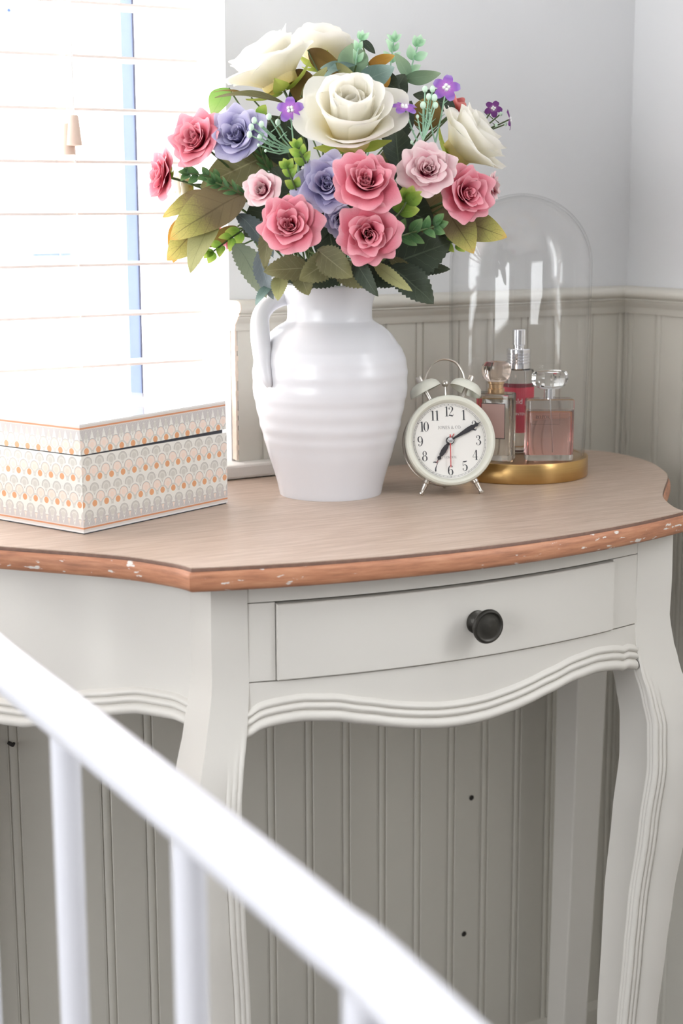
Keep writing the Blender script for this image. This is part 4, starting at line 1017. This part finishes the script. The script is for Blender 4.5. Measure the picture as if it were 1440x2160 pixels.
def sprig(name, label, kind, path, nl, Lpx, wpx, dd, spread=42, mat=None, group=None, serr=0, tip=True):
    """leafy sprig: pairs of small leaves along a stem drawn through photo points"""
    FID[0] += 1; k = FID[0]; rr = random.Random(k)
    pts = spline([(x, y, d) for x, y, d in path], 6); P3 = [pix(x, y, D0-d) for x, y, d in pts]
    t = thing(name, label, 'sprig', P3[-1], 0, group)
    m = MB(); m.tube(P3, .0009, 6); obj('twig', m, mat or M_stem, t, True)
    n = len(pts)-1
    for i in range(nl):
        q = (i+.8)/nl*n; j = min(n-1, int(q)); x, y, d = pts[min(n, j+1)]; xa, ya, _ = pts[j]
        an = math.degrees(math.atan2(-(y-ya), x-xa))
        for s in (-1, 1):
            a = an+s*(spread+rr.uniform(-12, 12)); L = Lpx*(1-.25*i/nl)*rr.uniform(.85, 1.15)
            add_leaf(t, kind, x+math.cos(math.radians(a))*L*.5, y-math.sin(math.radians(a))*L*.5, d, L, wpx*L/Lpx, a, rr.uniform(-5, 40), rr.uniform(-35, 35), serr, .3, .3)
    if tip: 
        x, y, d = pts[-1]; add_leaf(t, kind, x+math.cos(math.radians(an))*Lpx*.4, y-math.sin(math.radians(an))*Lpx*.4, d, Lpx*.8, wpx*.8, an, 20, 10, serr, .3, .3)
    stem_to_jug(t, P3[0], (P3[1]-P3[0]).normalized()*-1 if False else (P3[0]-MOUTH).normalized(), k, mat, .0010)
    return t
sprig('boxwood_sprig','bright green sprig between blush rose and middle lilac rose','bright',[(640,440,.09),(622,395,.12),(606,355,.13)],4,28,19,.12)
sprig('boxwood_sprig','bright green sprig pointing up under the central ivory bloom','bright',[(650,360,.10),(640,335,.135),(628,312,.14)],3,28,17,.12)
sprig('boxwood_sprig','light green sprig right of the dark hearted pink rose','bright',[(820,470,.08),(845,446,.12),(856,426,.125)],2,46,34,.12)
sprig('boxwood_sprig','grey green sprig running right above the dark leaves','fern',[(820,505,.08),(865,492,.115),(915,478,.11)],4,40,22,.11)
sprig('boxwood_sprig','yellow green tips peeping out at the lower right edge','bright',[(930,505,.05),(945,510,.06),(965,512,.06)],2,30,18,.06)
sprig('boxwood_sprig','small green sprig beside the outermost pink rose','fern',[(480,385,.05),(440,372,.06),(400,366,.06)],4,30,18,.06)
sprig('boxwood_sprig','green sprig under the bronze leaves beside the blind','bright',[(520,480,.03),(490,500,.04),(450,530,.04)],4,32,18,.04)
sprig('fern_sprig','fine dark fern sprig behind the upper lilac rose','fern',[(585,380,.03),(560,345,.05),(545,300,.05)],6,34,7,.05,30)
sprig('fern_sprig','fine fern sprig above the bronze leaves','fern',[(540,430,.03),(500,405,.06),(455,385,.06)],6,30,8,.05,30)
G_M = 'mint coloured tips at the top of the bouquet'
sprig('mint_sprig','mint white bud tip standing highest beside the top bloom','minty',[(748,150,.06),(752,118,.07),(760,84,.07)],3,26,14,.07,25,M_stem_mint,G_M)
sprig('mint_sprig','soft mint tip above the amber leaf','minty',[(822,150,.0),(826,120,.0),(830,88,.0)],3,30,16,.0,40,M_stem_mint,G_M)
sprig('mint_sprig','soft mint tip furthest right above the green eucalyptus','minty',[(858,180,.0),(868,140,.0),(880,98,.0)],3,32,18,.0,40,M_stem_mint,G_M)
# bud and floret sprigs
def floret_sprig(name, label, root, heads, buds, mat, stemm, fr=26):
    """root and points are photo pixels with a distance toward the viewer; heads also carry an axis"""
    FID[0] += 1; k = FID[0]; R0 = pix(root[0], root[1], D0-root[2]); t = thing(name, label, 'sprig', R0)
    m = MB()
    for h in list(heads)+list(buds):
        e = pix(h[0], h[1], D0-h[2]); mid = R0.lerp(e, .5)+Vector((0,0,-.003)); m.tube([R0, mid, e], [.0009,.0008,.0007], 6)
        for q in (.45, .7):
            c = R0.lerp(e, q); sgn = 1 if (int(h[0]) % 2) else -1
            m.tube([c, c+cdir((sgn*.0045, .0035, .001))], [.0006,.0002], 4)
    obj('twig', m, stemm, t, True)
    for h in heads:
        ax = cdir(h[3]).normalized(); e = pix(h[0], h[1], D0-h[2]); R_ = fr*(h[4] if len(h) > 4 else 1)*(D0-h[2])/FPX
        fm = Matrix.Translation(e) @ frame_from(ax, h[0])
        key = ('floret', mat.name)
        if key not in MESHES:
            rows = []; uvs = []
            for j in range(7):
                q = j/6; w = .36*math.sin(PI*min(.93, .12+q*.72))**.8*(1 if q < .9 else .8)
                rows.append([(.04+q*.96, w*s, .10*q+.16*(1-q)*0-.22*q*q+.05*abs(s)) for s in (-1,-.5,0,.5,1)]); uvs.append([((s+1)/2, q) for s in (-1,-.5,0,.5,1)])
            mb = MB(); mb.grid(rows, uvs=uvs); MESHES[key] = mb.mesh('petal', mat, True, 180)
        for i in range(5):
            o = link('petal', MESHES[key], t); o.matrix_parent_inverse = wm(t).inverted(); o.matrix_basis = fm @ Matrix.Rotation(2*PI*i/5, 4, 'Z') @ Matrix.Diagonal((R_,R_,R_,1))
        m = MB()
        for i in range(4): m.sphere((.17*math.cos(i*PI/2), .17*math.sin(i*PI/2), .08), .13, 8, 5)
        m.xf(fm @ Matrix.Diagonal((R_,R_,R_,1))); o = obj('floret_eye', m, M_white_bit, t, True); o['kind'] = 'stuff'
    for b in buds:
        e = pix(b[0], b[1], D0-b[2]); m = MB(); m.sphere(e, .0027*(b[3] if len(b) > 3 else 1), 10, 7, (1,1,1.25)); obj('bud', m, M_mint, t, True)
    stem_to_jug(t, R0, (R0-MOUTH).normalized(), k, stemm, .0010); return t
floret_sprig('floret_sprig','violet floret sprig in front of the top left ivory bloom',(620,310,.10),[(612,231,.115,(.0,.1,1))],[(586,258,.11),],M_violet,M_stem_mint,29)
floret_sprig('bud_sprig','mint green sprig of round buds beside the upper lilac rose',(618,318,.10),[],[(567,246,.125),(551,262,.13),(536,254,.13),(530,268,.13),(526,284,.13),(548,290,.12),(545,306,.12,.5),(560,318,.12,.5)],M_violet,M_stem_mint)
floret_sprig('floret_sprig','pale violet floret on the right petals of the central ivory bloom',(890,318,.11),[(852,226,.12,(.1,.75,.6))],[(868,300,.11,.6)],M_violet,M_stem_mint,30)
floret_sprig('bud_sprig','white tipped bud sprig standing between the ivory blooms',(892,296,.115),[],[(896,188,.11,1),(912,188,.11,1),(892,222,.115,1.1),(904,204,.115,1),(916,206,.115,1.1),(918,222,.115,1),(880,246,.12,.6)],M_violet,M_stem_mint)
floret_sprig('floret_sprig','bright violet floret above the right hand ivory bloom',(918,300,.06),[(941,185,.05,(.0,.15,1))],[(905,240,.06,.6)],M_violet,M_stem_mint,30)
floret_sprig('floret_sprig','plum floret sprig sticking out furthest right',(1000,275,-.03),[(1040,229,-.02,(.0,.2,1),.75),(1074,252,-.02,(.95,.1,.2),.85)],[(1056,240,-.02,.7),(1046,264,-.02,.6),(1066,262,-.02,.6)],M_plum,M_stem,26)
# loose bare stems standing in the mouth
